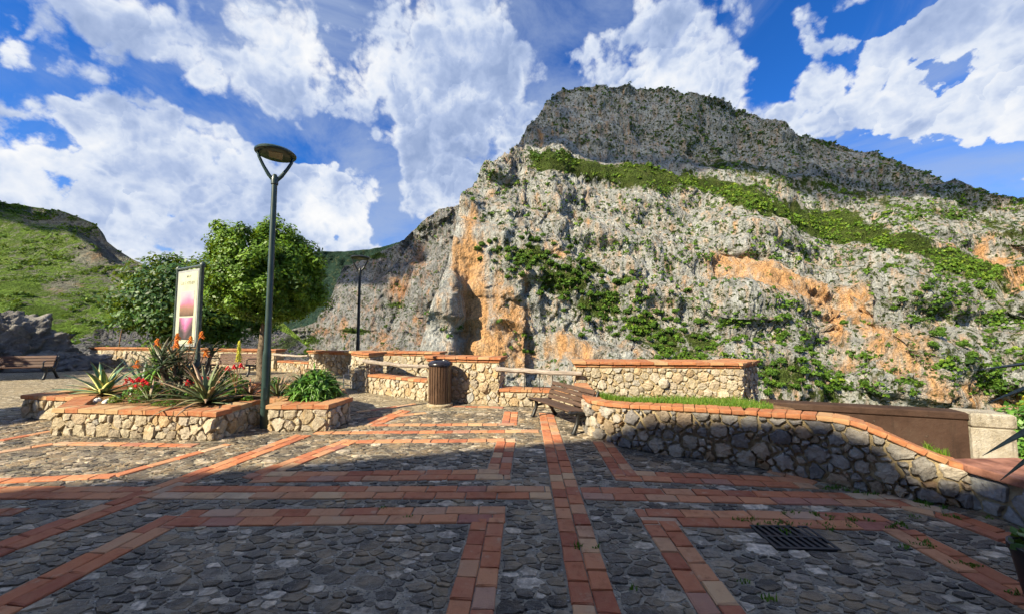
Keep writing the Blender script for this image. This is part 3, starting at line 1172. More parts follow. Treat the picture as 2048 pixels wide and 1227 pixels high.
def go_mask(s, t, P):
    og = blobs(s, t, [(-.36, .12, .04, .05, .85), (-.42, .06, .03, .03, .7), (-.40, -.03, .04, .05, .75), (-.30, .2, .04, .08, .6), (-.50, 0, .02, .04, .7), (-.56, -.01, .04, .02, .7), (-.28, .02, .04, .08, .7), (-.35, -.09, .05, .04, .9)])
    gr = blobs(s, t, [(-.47, -.005, .05, .012, .9), (-.60, -.035, .05, .018, .95), (-.36, .07, .04, .012, .8), (-.30, .05, .02, .02, .7), (-.30, .30, .05, .02, .6), (-.42, .21, .06, .015, .8)])
    gr = np.maximum(gr, .28)
    st = blobs(s, t, [(-.40, .14, .05, .06, .8), (-.33, 0, .05, .05, .6)])
    return np.stack([np.maximum(og, .2), gr, st], 1)


go, goP, goN, goS, goT, goK = relief('gorge_cliff', M['gorge_rock'], GO_RIDGE, GO_CTRL, -.20, 330, 230, 1.15, None, go_mask, .25, 31, block=1.2, flat=True,
                                     label='bluish grey cliff wall of the gorge with ochre stains')

FAR_RIDGE = [(-1.0, .16), (-.7039, .2009), (-.5874, .2248), (-.4998, .2241), (-.413, .2335), (-.3556, .2503), (-.284, .27), (-.1, .30)]
FAR_CTRL = [(-.9, -.1, 1700), (-.5, -.1, 1500), (-.2, -.1, 1400), (-.9, .15, 2300), (-.5, .2, 2300), (-.2, .28, 2300)]
relief('far_hill', M['far_hill_ground'], FAR_RIDGE, FAR_CTRL, -.12, 160, 90, 1.6, None,
       lambda s, t, P: np.stack([0 * s, .75 + 0 * s, 0 * s], 1), 1, 41, label='wooded dark green hill far behind the gorge')

LH_RIDGE = [(-2.6, .56), (-2.2338, .5079), (-1.7332, .4141), (-1.5711, .3842), (-1.475, .3662), (-1.3642, .3496), (-1.3161, .331), (-1.2604, .3093), (-1.2371, .2671),
            (-1.1933, .234), (-1.1455, .2041), (-1.0446, .1667), (-.9069, .115), (-.6966, .0284), (-.6, -.05)]
LH_CTRL = [(-2.4, -.12, 190), (-1.9, -.12, 200), (-1.5, -.12, 210), (-1.2, -.12, 260), (-.9, -.12, 330), (-2.4, .08, 330), (-1.5, .06, 330), (-1.3, .07, 370), (-1.1, .05, 420), (-.9, .05, 470),
           (-2.4, .3, 560), (-1.5, .18, 480), (-1.3, .18, 520), (-1.15, .15, 560), (-1.5, .27, 640), (-1.35, .26, 660), (-1.22, .22, 640), (-1.5, .36, 720), (-1.3, .325, 700), (-2.2, .5, 800), (-1.15, .2, 720), (-.75, .05, 560)]


def lh_mask(s, t, P):
    gr = .62 + 0 * s
    gr = np.maximum(gr, blobs(s, t, [(-1.50, .12, .10, .03, 1.3), (-1.45, .05, .16, .03, 1.3), (-1.35, .0, .12, .03, 1.2), (-1.58, .05, .1, .06, 1.3), (-1.2, .03, .04, .03, 1.1)]))
    rock = blobs(s, t, [(-1.27, .22, .05, .03, .65), (-1.17, .17, .06, .04, .55), (-1.1, .12, .08, .03, .45), (-1.35, .13, .04, .02, .5)])
    cliff = seg_field(s, t, [(-1.47, .335), (-1.35, .325), (-1.26, .275), (-1.2, .22), (-1.15, .19)], .02)
    gr = gr - 1.1 * rock - .9 * cliff
    og = blobs(s, t, [(-1.27, .215, .04, .012, .6), (-1.3, .13, .03, .008, .7), (-1.38, .11, .02, .008, .6), (-1.16, .12, .02, .02, .5)])
    return np.stack([og, gr, .6 * cliff], 1)


def lh_step(s, t):
    """the summit cliff steps back to the right"""
    line = np.interp(s, [-1.6, -1.47, -1.35, -1.26, -1.2, -1.15, -1.0], [.36, .32, .305, .25, .205, .18, .1])
    return 70 / (1 + np.exp(-(t - line) * 160)) * np.clip((s + 1.6) * 6, 0, 1)


lh, lhP, lhN, lhS, lhT, lhK = relief('green_hill', M['left_hill_ground'], LH_RIDGE, LH_CTRL, -.16, 420, 260, .22, None, lh_mask, .6, 51, smooth_fn=lh_step, eps=.03,
                                     label='green terraced hillside with a dark summit cliff')

SH_RIDGE = [(-1.9, -.07), (-1.55, -.055), (-1.3769, -.0434), (-1.2426, -.0173), (-1.2068, .0072), (-1.0796, .0144), (-.931, .0172), (-.7835, .0114), (-.6952, -.0028), (-.6507, -.0282), (-.6135, -.0563), (-.55, -.11)]
SH_CTRL = [(-1.8, -.12, 60), (-1.2, -.12, 62), (-.9, -.12, 66), (-.6, -.12, 75), (-1.8, -.05, 95), (-1.2, 0, 110), (-.9, .015, 120), (-.7, 0, 120), (-.6, -.06, 110)]
sh, shP, shN, shS, shT, shK = relief('rocky_slope', M['shade_hill_ground'], SH_RIDGE, SH_CTRL, -.20, 240, 70, .22, None,
                                     lambda s, t, P: np.stack([.1 + 0 * s, .45 - .5 * blobs(s, t, [(-1.15, -.01, .12, .02, 1)]), 0 * s], 1), .8, 61,
                                     label='scrubby rock slope just beyond the parapet, shade put into its dark colour', back=8, eps=.02)

# the valley floor, below everything
vm = MB()
vm.add([(-9000, -9000, -130), (9000, -9000, -130), (9000, 9000, -130), (-9000, 9000, -130)], [(0, 1, 2, 3)])
tag(vm.build('valley_ground', M['valley_ground']), kind='structure')


# ---- scrub: every bush a tuft of leaf cards; the biggest ones are trees of their own
def tufts(C, Rad, tone, per, flat=.8, card=.42, seed=5):
    r = np.random.RandomState(seed)
    n = len(C)
    d = r.normal(size=(n, per, 3))
    d /= np.linalg.norm(d, axis=2, keepdims=True)
    rad = r.uniform(.35, 1.0, (n, per, 1)) ** .6
    off = d * rad * Rad[:, None, None]
    off[:, :, 2] = np.abs(off[:, :, 2]) * flat * 1.25 - .15 * Rad[:, None]
    cen = C[:, None, :] + off
    # card facing roughly outward
    nrm = d + r.normal(size=d.shape) * .55
    nrm /= np.linalg.norm(nrm, axis=2, keepdims=True)
    a = np.cross(nrm, r.normal(size=d.shape))
    a /= np.linalg.norm(a, axis=2, keepdims=True) + 1e-9
    b = np.cross(nrm, a)
    sz = (Rad[:, None, None] * card * r.uniform(.6, 1.25, (n, per, 1)))
    a = a * sz
    b = b * sz * .75
    V = np.stack([cen - a, cen - b * .9 + a * .15, cen + a, cen + b], 2).reshape(-1, 3)
    F = np.arange(len(V)).reshape(-1, 4)
    tn = np.clip(tone[:, None] + r.normal(size=(n, per)) * .13 + .22 * off[:, :, 2] / Rad[:, None], 0, 1)
    tn = np.repeat(tn.reshape(-1, 1), 4, 0)
    return V, F, np.concatenate([tn, tn, tn], 1)


def scrub(name, label, P, N, dens, count, rmin, rmax, tone_fn, per=22, seed=9, skip_top=0):
    r = np.random.RandomState(seed)
    w = np.clip(dens, 0, None)
    idx = r.choice(len(P), count, p=w / w.sum())
    C = P[idx] + r.normal(size=(count, 3)) * 1.0
    Rad = rmin + (rmax - rmin) * r.uniform(0, 1, count) ** 3.0
    tone = np.clip(tone_fn(idx) + r.normal(size=count) * .17, 0, 1)
    V, F, T = tufts(C, Rad, tone, per, seed=seed)
    me = fast_mesh(name, V, F)
    col_attr(me, 'tone', T)
    o = link(name, me, M['scrub_leaf'])
    tag(o, label, 'scrub', kind='stuff')
    return o


# area weight: relief cells seen edge-on are large
Yw = (mtP[:, 1] / 450) ** 1.0
n_cl = fbm(mtP / 38, 3, 77)
gband = mtK[:, 1]
dens = (.16 + np.clip(gband - .25, 0, 1) * 2.4) * np.clip((n_cl - .40) * 6, .08, 1.8) * (.35 + 1.5 * mtL) * (1 - .93 * np.clip(mtK[:, 0] - .15, 0, 1)) * Yw
crest = np.zeros(len(mtP))
crest.reshape(720, 430)[:, -4:] = 1
crest.reshape(720, 430)[:40, :] = 0
dens = dens + crest * 1.1 + .8 * ((mtT > .47) * np.clip((n_cl - .47) * 7, 0, 1))
dens *= np.where((mtS < -.08) & (mtT < .36), .25, 1)
dens *= np.where(mtT < -.16, 0, 1)
scrub('mountain_scrub', 'low green scrub scattered over the mountain slopes', mtP, mtN, dens, 19500, 1.0, 5.0,
      lambda i: np.where(mtT[i] > .47, .26, .44 + .40 * np.clip(mtK[i, 1] - .4, 0, 1)), 20, 15)
scrub('cliff_scrub', 'sparse scrub on the gorge cliff', goP, goN, np.clip(goK[:, 1] - .1, 0, 1) * np.clip((fbm(goP / 40, 3, 5) - .42) * 5, 0, 1), 900, 2, 5, lambda i: .3 + 0 * i, 16, 25)
scrub('hillside_scrub', 'bushes dotted over the green hillside', lhP, lhN,
      np.clip(1.05 - lhK[:, 1], 0, 1) * np.clip((fbm(lhP / 34, 3, 6) - .50) * 9, 0, 1) * (lhS > -1.75) + .0, 5200, 1.2, 5.0, lambda i: .45 + 0 * i, 18, 35)
scrub('slope_scrub', 'low scrub in shade-darkened colour on the rocky slope beyond the parapet', shP, shN, np.clip((fbm(shP / 9, 3, 6) - .4) * 5, 0, 1), 900, .4, 1.4, lambda i: .3 + 0 * i, 16, 45)

# trees of the mountain grove: individuals that share their meshes
tree_meshes = []
for i in range(4):
    r = np.random.RandomState(100 + i)
    nc = 16
    dd = r.normal(size=(nc, 3))
    dd /= np.linalg.norm(dd, axis=1)[:, None]
    cen = dd * np.array([.62, .62, .42]) * r.uniform(.5, 1, (nc, 1)) + np.array([0, 0, .62])
    V, F, T = tufts(cen, r.uniform(.28, .46, nc), .38 + .35 * (cen[:, 2] - .5), 34, .8, .34, 200 + i)
    me = fast_mesh('crown', V, F)
    col_attr(me, 'tone', T)
    me.materials.append(M['scrub_leaf'])
    tree_meshes.append(me)
trunk_me = MB().tube([(0, 0, -.35), (.03, 0, .1), (0, .03, .6)], [.09, .06, .03], 6).mesh('trunk')
trunk_me.materials.append(M['bark'])
gd = np.zeros(len(mtP))
for (a, b, ra, rb) in GROVE:
    gd += np.exp(-(((mtS - a) / ra) ** 2 + ((mtT - b) / rb) ** 2) * 1.3)
gd *= (mtT > -.17)
loose = np.clip((fbm(mtP / 70, 2, 91) - .52) * 5, 0, 1) * (mtS > .2) * (mtT < .10) * (mtT > -.15) * .25 * (1 - np.clip(mtK[:, 0], 0, 1))
gd = gd + loose
idx = rs.choice(len(mtP), 1400, p=gd / gd.sum())
taken = []
for i in idx:
    p = mtP[i]
    if len(taken) >= 270:
        break
    sz = rs.uniform(4.2, 7.6)
    if any((p[0] - q[0]) ** 2 + (p[2] - q[2]) ** 2 < (.62 * (sz + q[3])) ** 2 for q in taken):
        continue
    taken.append((p[0], p[1], p[2], sz))
for i, (x, y, z, sz) in enumerate(taken):
    t = thing('mountain_tree', 'rounded dark green tree in the grove on the mountain slope', 'tree', (x, y - 1.0, z - .5), rs.uniform(0, 6.28), 'trees on the mountain slope')
    t.scale = (sz, sz, sz * rs.uniform(.85, 1.15))
    link('crown', tree_meshes[i % 4], parent=t)
    link('trunk', trunk_me, parent=t)


# ---- clouds overhead whose shadows lie on the heights (outside the view; the third is added for shade)
def cloud(target, dist, size, seed, label):
    c = Vector(target) + SUN_DIR * dist
    r = np.random.RandomState(seed)
    n = 60
    th = np.linspace(0, 2 * np.pi, 2 * n, endpoint=False)
    ph = np.linspace(-np.pi / 2, np.pi / 2, n)
    A, B = np.meshgrid(th, ph, indexing='ij')
    D = np.stack([np.cos(A) * np.cos(B), np.sin(A) * np.cos(B), np.sin(B)], -1).reshape(-1, 3)
    h = .78 + .75 * (fbm(D * 2.2 + seed, 4, seed) - .5) + .25 * (ridged(D * 6 + seed, 3, seed) - .6)
    V = D * h[:, None] * np.array(size)
    V[:, 2] = np.where(V[:, 2] < 0, V[:, 2] * .35, V[:, 2])
    ix = np.arange(2 * n * n).reshape(2 * n, n)
    F = np.stack([ix, np.roll(ix, -1, 0)], -1)
    F = np.stack([F[:, :-1, 0], F[:, :-1, 1], F[:, 1:, 1], F[:, 1:, 0]], -1).reshape(-1, 4)
    me = fast_mesh('cloud', V, F)
    o = link('cloud', me, M['cloud_white'], loc=c, smooth=True)
    tag(o, label, 'cloud', kind='stuff')
    return o


cloud((470, 780, 430), 1900, (760, 330, 210), 4, 'white cloud high overhead shading the summit')
cloud((-370, 850, 170), 1700, (170, 190, 60), 8, 'white cloud high overhead shading the gorge')
cloud((-880, 690, 225), 1500, (165, 120, 45), 15, 'unseen white cloud added to shade the summit cliff of the green hill')  # unseen cloud, added to darken the cliff

# ------------------------------------------------------------------ the square
PLAZA = [(-32, -30), (16, -30), (16, 2.2), (5.6, 2.6), (5.0, 3.75), (4.42, 3.86), (3.62, 4.33), (2.92, 4.97), (1.9, 5.40), (1.14, 6.24), (1.2, 8.45), (-.6, 8.62), (-2.4, 9.05), (-4.4, 10.2),
         (-5.4, 11.2), (-6.6, 13.9), (-8.7, 14.4), (-10.6, 15.4), (-21.5, 17.3), (-32, 17.3)]
plaza = MB().prism(PLAZA, -3.0, 0.0).build('plaza_ground', M['mortar'])
tag(plaza, 'cobbled square with brick bands', kind='structure')

# brick bands: centre line, row width, brick length, seed
BW = .152
BANDS = [
    # forward lines
    ('run', [(.44, 1.15), (.44, 7.78)], .205, 2),
    ('run', [(-.345, 1.15), (-.345, 3.46)], .205, 2), ('run', [(1.212, 1.15), (1.212, 3.46)], .215, 2),
    ('run', [(-.335, 4.46), (-.30, 5.78)], .215, 2), ('run', [(1.205, 4.46), (1.205, 5.85)], .215, 2),
    ('run', [(-.30, 6.78), (-.30, 7.85)], .215, 2),
    # cross lines
    ('run', [(-7.2, 3.74), (-4.05, 3.86)], .33, 2), ('run', [(-3.9, 3.87), (.28, 4.02)], .33, 2), ('run', [(.60, 4.02), (3.95, 3.96)], .33, 2),
    ('run', [(-3.25, 3.36), (-.19, 3.54)], .33, 2), ('run', [(1.06, 3.54), (3.35, 3.53)], .33, 2),
    ('run', [(-3.2, 4.30), (-.18, 4.50)], .33, 2), ('run', [(1.06, 4.52), (3.25, 4.36)], .33, 2),
    ('run', [(-2.68, 5.70), (-.15, 5.86)], .30, 1), ('run', [(-3.6, 6.15), (.28, 6.40)], .30, 1),
    ('run', [(-2.82, 6.68), (-.16, 6.84)], .30, 1),
    # left boundary of the panels
    ('run', [(-4.36, 1.15), (-4.20, 2.86), (-4.05, 3.86), (-3.69, 6.0)], .30, 2),
    ('run', [(-3.36, 1.15), (-3.26, 3.42)], .30, 2), ('run', [(-3.24, 4.24), (-2.76, 5.76)], .28, 2), ('run', [(-2.86, 6.64), (-2.62, 7.9)], .28, 2),
    # right
    ('run', [(3.27, 3.40), (3.27, 1.15)], .30, 2), ('run', [(3.32, 4.36), (3.02, 4.72)], .28, 1),
    ('run', [(3.62, 4.05), (3.98, 3.70), (4.10, 3.10), (4.12, 1.2)], .22, 2),
    # left edge of the square and round the planter
    ('run', [(-6.9, 3.95), (-4.93, 4.28)], .30, 1), ('run', [(-4.93, 4.28), (-4.56, 5.50)], .30, 1),
    ('run', [(-8.9, 4.3), (-7.55, 5.0), (-7.28, 5.42)], .30, 1), ('run', [(-7.28, 5.45), (-5.0, 5.42)], .30, 1), ('run', [(-9.6, 4.6), (-8.33, 5.54), (-8.25, 6.1)], .30, 1),
    ('run', [(-6.2, 3.25), (-4.86, 3.42)], .30, 1),
    ('run', [(-2.25, 8.42), (-.45, 8.26)], .30, 1), ('run', [(-3.1, 7.1), (-2.1, 7.7)], .30, 1), ('run', [(-3.6, 7.7), (-2.6, 8.6)], .30, 1),
]

brick_cache = {}


def brick_mesh(l, w, h, name='brick', matn='brick'):
    key = (round(l, 3), round(w, 3), round(h, 3), matn)
    if key not in brick_cache:
        lst = []
        for v in range(4):
            mb = MB()
            mb.box((0, 0, -h / 2), (l, w, h), None, .007)
            me = mb.mesh(name)
            rr = random.Random(v * 7 + int(l * 1000))
            for vert in me.vertices:
                vert.co.x += rr.uniform(-.007, .005)
                vert.co.y += rr.uniform(-.006, .005)
                vert.co.z += rr.uniform(-.0025, .0025)
            me.materials.append(M[matn])
            lst.append(me)
        brick_cache[key] = lst
    return brick_cache[key]


band_rects = []                 # (ax, ay, dx, dy, L, half width)
for bi, (typ, pts, bl, rows) in enumerate(BANDS):
    root = bpy.data.objects.new('brick_band', None)
    COL.objects.link(root)
    root.parent = plaza
    root.location = (pts[0][0], pts[0][1], 0)
    root.empty_display_size = .1
    half = rows * BW / 2
    for (a, b) in zip(pts[:-1], pts[1:]):
        L = math.hypot(b[0] - a[0], b[1] - a[1])
        dx, dy = (b[0] - a[0]) / L, (b[1] - a[1]) / L
        band_rects.append((a[0], a[1], dx, dy, L, half))
        ang = math.atan2(dy, dx)
        for row in range(rows):
            off = (row - (rows - 1) / 2) * BW
            x = 0 if row == 0 else -rnd.uniform(.3, .7) * bl
            while x < L - .03:
                l = bl * rnd.uniform(.93, 1.05)
                x0, x1 = max(x, 0), min(x + l, L)
                if x1 - x0 > .05:
                    full = (x1 - x0) > l - .001
                    ll = (x1 - x0) - rnd.uniform(.008, .014)
                    me = rnd.choice(brick_mesh(bl, BW - .012, .05))
                    c = (x0 + x1) / 2
                    o = bpy.data.objects.new('brick', me)
                    COL.objects.link(o)
                    o.parent = root
                    o.location = (a[0] - pts[0][0] + dx * c - dy * off, a[1] - pts[0][1] + dy * c + dx * off, .016 + rnd.uniform(-.004, .004))
                    o.rotation_euler = (rnd.uniform(-.008, .008), rnd.uniform(-.008, .008), ang + rnd.uniform(-.012, .012))
                    o.scale = (ll / bl, 1, 1)
                x += l

# planter footprint (also keeps stones out)
PLANTER = [(-7.87, 5.86), (-4.92, 5.66), (-4.97, 6.72), (-4.47, 6.74), (-4.47, 6.22), (-3.45, 6.27), (-3.38, 6.95), (-4.1, 8.1), (-5.4, 8.9), (-8.4, 9.1), (-9.9, 8.2), (-10.07, 6.98), (-8.75, 6.78)]
GRATE = (2.0, 2.50, 3.06, 3.41)


def in_poly(x, y, P):
    c = False
    n = len(P)
    j = n - 1
    for i in range(n):
        if (P[i][1] > y) != (P[j][1] > y) and x < (P[j][0] - P[i][0]) * (y - P[i][1]) / (P[j][1] - P[i][1]) + P[i][0]:
            c = not c
        j = i
    return c


YS = 8.3
AN = 1.65          # the stones lie long side across


def stone_ok(x, y):
    y = y / AN
    if y < 1.75 or y > YS or abs(x + .036 * y) > 1.50 * y + .35:
        return False
    if x < -.6 and y > 7.8 + .0 * x:
        return False
    if not in_poly(x, y, PLAZA) or in_poly(x, y, PLANTER):
        return False
    if GRATE[0] - .05 < x < GRATE[1] + .05 and GRATE[2] - .05 < y < GRATE[3] + .05:
        return False
    for (ax, ay, dx, dy, L, hw) in band_rects:
        u = (x - ax) * dx + (y - ay) * dy
        v = -(x - ax) * dy + (y - ay) * dx
        if -.03 < u < L + .03 and abs(v) < hw + .03:
            return False
    return True


def clip_bands(poly, x, y):
    """poly in true coordinates"""
    for (ax, ay, dx, dy, L, hw) in band_rects:
        u = (x - ax) * dx + (y - ay) * dy
        v = -(x - ax) * dy + (y - ay) * dx
        if -.25 < u < L + .25 and abs(v) < hw + .25:
            if 0 <= u <= L or abs(v) > hw:
                if abs(v) > hw and -.0 <= u + .2 and u - .2 <= L:
                    sgn = 1 if v > 0 else -1
                    nx, ny = dy * sgn, -dx * sgn
                    poly = clip(poly, nx, ny, nx * ax + ny * ay - hw - .006)
            else:
                if u < 0:
                    poly = clip(poly, dx, dy, dx * ax + dy * ay - .006)
                else:
                    poly = clip(poly, -dx, -dy, -(dx * (ax + dx * L) + dy * (ay + dy * L)) - .006)
            if len(poly) < 3:
                return None
    return poly


sp, sg, sc_ = scatter(stone_ok, -12.5, 4.9, 1.75 * AN, YS * AN, [.15, .10, .068, .046, .032], {.15: 160, .10: 3500, .068: 26000, .046: 90000, .032: 160000}, 21)
cells_ = power_cells(sp, sg, sc_)
srr = random.Random(5)
stones = []
for (x, y, r), poly in zip(sp, cells_):
    if poly is None:
        continue
    poly = [(px, py / AN) for (px, py) in poly]
    y = y / AN
    poly = clip_bands(poly, x, y)
    if poly is None or area(poly) < .0008 or (r < .05 and srr.random() < .16):
        continue
    out, cx, cy_ = soften(poly, srr.uniform(.001, .009), srr, .24)
    if len(out) < 5:
        continue
    vv, ff = stone_mesh(out, cx, cy_, .02, srr.uniform(.003, .016), srr, .2, .08, .9, False)
    stones.append((cy_ + abs(cx) * .25 - 1.2 * math.sqrt(area(poly)), cx, cy_, vv, ff))
stones.sort(key=lambda s: s[0])
srr.shuffle
for (_, cx, cy_, vv, ff) in stones[:300]:
    me = bpy.data.meshes.new('cobblestone')
    me.from_pydata(vv, [], ff)
    link('cobblestone', me, M['cobble'], plaza, (cx, cy_, 0))
V, F, T = [], [], []
for (_, cx, cy_, vv, ff) in stones[300:]:
    n = len(V)
    V += [(v[0] + cx, v[1] + cy_, v[2]) for v in vv]
    F += [tuple(i + n for i in f) for f in ff]
    T += [srr.random()] * len(vv)
me = bpy.data.meshes.new('cobblestones')
me.from_pydata(V, [], F)
T = np.array(T)[:, None]
col_attr(me, 'tone', np.concatenate([T, T, T], 1))
tag(link('cobblestones', me, M['cobble'], plaza), kind='stuff')
print('stones', len(stones), 'tris', sum(len(s[4]) for s in stones))

# the farther paving, too far to tell stones apart
farp = MB()
FP = [(-20, 17.0), (-20, 5.2), (-11.2, 5.6), (-10.4, 7.9), (-8.2, 9.4), (-5.0, 9.2), (-3.6, 7.95), (-.6, 7.95), (-.6, 8.6), (-2.4, 9.0), (-4.4, 10.15), (-5.4, 11.1), (-6.6, 13.8), (-8.7, 14.3), (-10.6, 15.3)]
farp.prism(FP, -.02, .010)
tag(farp.build('paving', M['far_cobble'], plaza), kind='stuff')

# ---- drain grate
gr = thing('drain_grate', 'dark iron drain grate set flush in the cobbles', 'drain grate', (2.25, 3.235, 0))
mb = MB()
w_, d_ = .50, .35
for sx in (-1, 1):
    mb.box((sx * (w_ / 2 - .012), 0, .006), (.024, d_, .03))
for sy in (-1, 0, 1):
    mb.box((0, sy * (d_ / 2 - .012), .0065), (w_ - .05, .024, .03))
mb.build('frame', M['iron'], gr)
MB().box((0, 0, .002), (w_ - .03, d_ - .03, .002)).build('pit_shade_plate', M['pot'], gr)  # flat black plate stands in for the shade inside the drain
for i in range(7):
    x = -.18 + i * .06
    for sy in (-1, 1):
        MB().box((0, 0, 0), (.026, .135, .022), Matrix.Rotation(.12, 3, 'Z')).build('bar', M['iron'], gr, (x, sy * .082, .010))


# ------------------------------------------------------------------ walls of stones
def path_fn(pts):
    """arc length -> (point, outward normal); outward is to the right of travel"""
    segs = []
    tot = 0
    for (a, b) in zip(pts[:-1], pts[1:]):
        L = math.hypot(b[0] - a[0], b[1] - a[1])
        segs.append((tot, L, a, b))
        tot += L

    def f(u):
        for (t0, L, a, b) in segs:
            if u <= t0 + L or (t0, L, a, b) == segs[-1]:
                k = (u - t0) / L
                dx, dy = (b[0] - a[0]) / L, (b[1] - a[1]) / L
                return Vector((a[0] + (b[0] - a[0]) * k, a[1] + (b[1] - a[1]) * k, 0)), Vector((dy, -dx, 0)), Vector((dx, dy, 0))
    return f, tot


def stone_face(parent, pts, z0, z1, matn, radii, tries, seed, proud=.03, gap=.010, asp=1.0, ploc=(0, 0, 0)):
    """stones over a wall face that follows pts; z0, z1 functions of arc length"""
    f, tot = path_fn(pts)
    z0f = z0 if callable(z0) else (lambda u: z0)
    z1f = z1 if callable(z1) else (lambda u: z1)
    zmin = min(z0f(tot * i / 20) for i in range(21))
    zmax = max(z1f(tot * i / 20) for i in range(21))
    mr = min(radii)

    def ok(x, y):
        return mr * .7 < x < tot - mr * .7 and z0f(x) + mr * .6 < y < z1f(x) - mr * .6
    p, g, c = scatter(ok, 0, tot, zmin, zmax, radii, {r: int(t * tot * (zmax - zmin)) for r, t in zip(sorted(radii, reverse=True), tries)}, seed)
    cs = power_cells(p, g, c, 2.0)
    rr = random.Random(seed)
    cnt = 0
    for (x, y, r), poly in zip(p, cs):
        if poly is None:
            continue
        poly = clip(poly, -1, 0, 0)
        if len(poly) >= 3:
            poly = clip(poly, 1, 0, tot)
        if len(poly) < 3:
            continue
        # clip under the sloping top and above the bottom
        e = .05
        sl = (z1f(min(x + e, tot)) - z1f(max(x - e, 0))) / (min(x + e, tot) - max(x - e, 0))
        poly = clip(poly, -sl, 1, z1f(x) - sl * x)
        if len(poly) >= 3:
            poly = clip(poly, 0, -1, -z0f(x))
        if len(poly) < 3 or area(poly) < .0012:
            continue
        out, cx, cy_ = soften(poly, gap * rr.uniform(.2, 1.7), rr, .26)
        if len(out) < 5:
            continue
        vv, ff = stone_mesh(out, cx, cy_, .03, proud * rr.uniform(.5, 1.5), rr, .22, .22, rr.uniform(.84, .97))
        P, nrm, tan = f(cx)
        # local frame: x along wall, y up, z out of the wall
        v3 = [tan * v[0] + Vector((0, 0, 1)) * v[1] + nrm * v[2] for v in vv]
        me = bpy.data.meshes.new('stone')
        me.from_pydata(v3, [], ff)
        link('stone', me, M[matn], parent, P + Vector((0, 0, cy_)) - Vector(ploc))
        cnt += 1
    return cnt


def coping(parent, pts, zf, thick, depth, bl, matn='coping', ploc=(0, 0, 0), over=.04, tilt=True, seed=1, name='coping_brick'):
    """bricks laid across the top along pts (the outer face); depth runs inward"""
    f, tot = path_fn(pts)
    zf_ = zf if callable(zf) else (lambda u: zf)
    rr = random.Random(seed)
    u = -over if not callable(zf) else 0
    end = tot + (over if not callable(zf) else 0)
    n = max(1, round((end - u) / bl))
    step = (end - u) / n
    for i in range(n):
        c = u + step * (i + .5)
        cc = min(max(c, 1e-4), tot - 1e-4)
        P, nrm, tan = f(cc)
        P = P + tan * (c - cc)
        za, zb = zf_(max(cc - step / 2, 0)), zf_(min(cc + step / 2, tot))
        sl = math.atan2(zb - za, step)
        me = rr.choice(brick_mesh(round(bl, 2), depth, thick, name, matn))
        o = bpy.data.objects.new(name, me)
        COL.objects.link(o)
        o.parent = parent
        pos = P + nrm * (over - depth / 2) + Vector((0, 0, zf_(cc))) - Vector(ploc)
        o.location = pos + Vector((0, 0, rr.uniform(-.003, .003)))
        o.scale = ((step / math.cos(sl) - rr.uniform(.006, .012)) / round(bl, 2), 1, 1)
        o.rotation_euler = (rr.uniform(-.01, .01), -sl, math.atan2(tan.y, tan.x) + rr.uniform(-.01, .01))


def wall_core(parent, pts, z0, z1, th, ploc, name='mortar_core', matn='wall_mortar', n=1, inset=.006):
    f, tot = path_fn(pts)
    z0f = z0 if callable(z0) else (lambda u: z0)
    z1f = z1 if callable(z1) else (lambda u: z1)
    us = [0]
    acc = 0
    for (a, b) in zip(pts[:-1], pts[1:]):
        L = math.hypot(b[0] - a[0], b[1] - a[1])
        us += [acc + L * (i + 1) / n for i in range(n)]
        acc += L
    # mitred offsets
    P2 = []
    for i, u in enumerate(us):
        P, n1, t1 = f(max(u - 1e-4, 0))
        Q, n2, t2 = f(min(u + 1e-4, tot))
        nn = (n1 + n2)
        nn = nn / max(nn.length, 1e-6)
        k = 1 / max(.4, nn.dot(n1))
        P2.append((P - nn * inset * k, P - nn * th * k, u))
    vv, ff = [], []
    L = Vector(ploc)
    for (a, b, u) in P2:
        for q, z in ((a, z0f(u)), (b, z0f(u)), (b, z1f(u)), (a, z1f(u))):
            vv.append(Vector((q.x, q.y, z)) - L)
    for i in range(len(P2) - 1):
        b = i * 4
        ff += [(b, b + 4, b + 5, b + 1), (b + 1, b + 5, b + 6, b + 2), (b + 2, b + 6, b + 7, b + 3), (b + 3, b + 7, b + 4, b)]
    m_ = (len(P2) - 1) * 4
    ff += [(0, 1, 2, 3), (m_ + 3, m_ + 2, m_ + 1, m_)]
    return MB().add(vv, ff).build(name, M[matn], parent)


def parapet(label, pts, h, th, seed, sides=('front',), radii=(.115, .085, .058, .036), tries=(40, 130, 420, 900), z0=0.0, double=True, group='stone parapet sections round the square', matn='warm_stone'):
    """wall of rubble stone with one or two courses of coping bricks; pts is the outer (viewer) face, outward to the right"""
    loc = (pts[0][0], pts[0][1], z0)
    t = thing('stone_parapet', label, 'wall', loc, 0, group)
    cz = h - (.13 if double else .065)
    wall_core(t, pts, z0, cz, th, loc)
    stone_face(t, pts, z0 + .0, cz - .005, matn, list(radii), tries, seed, .03, .009, ploc=loc)
    f, tot = path_fn(pts)
    if 'end' in sides:
        P, nrm, tan = f(tot)
        q = [(P.x, P.y), (P.x - nrm.x * th, P.y - nrm.y * th)]
        stone_face(t, q, z0, cz - .005, matn, list(radii), tries, seed + 1, .03, .009, ploc=loc)
    if 'start' in sides:
        P, nrm, tan = f(0)
        q = [(P.x - nrm.x * th, P.y - nrm.y * th), (P.x, P.y)]
        stone_face(t, q, z0, cz - .005, matn, list(radii), tries, seed + 2, .03, .009, ploc=loc)
    if double:
        coping(t, pts, h - .065, .062, th + .05, .27, ploc=loc, over=.025, seed=seed)
        coping(t, pts, h, .062, th + .14, .29, ploc=loc, over=.07, seed=seed + 3)
    else:
        coping(t, pts, h, .065, th + .06, .24, ploc=loc, over=.03, seed=seed)
    return t


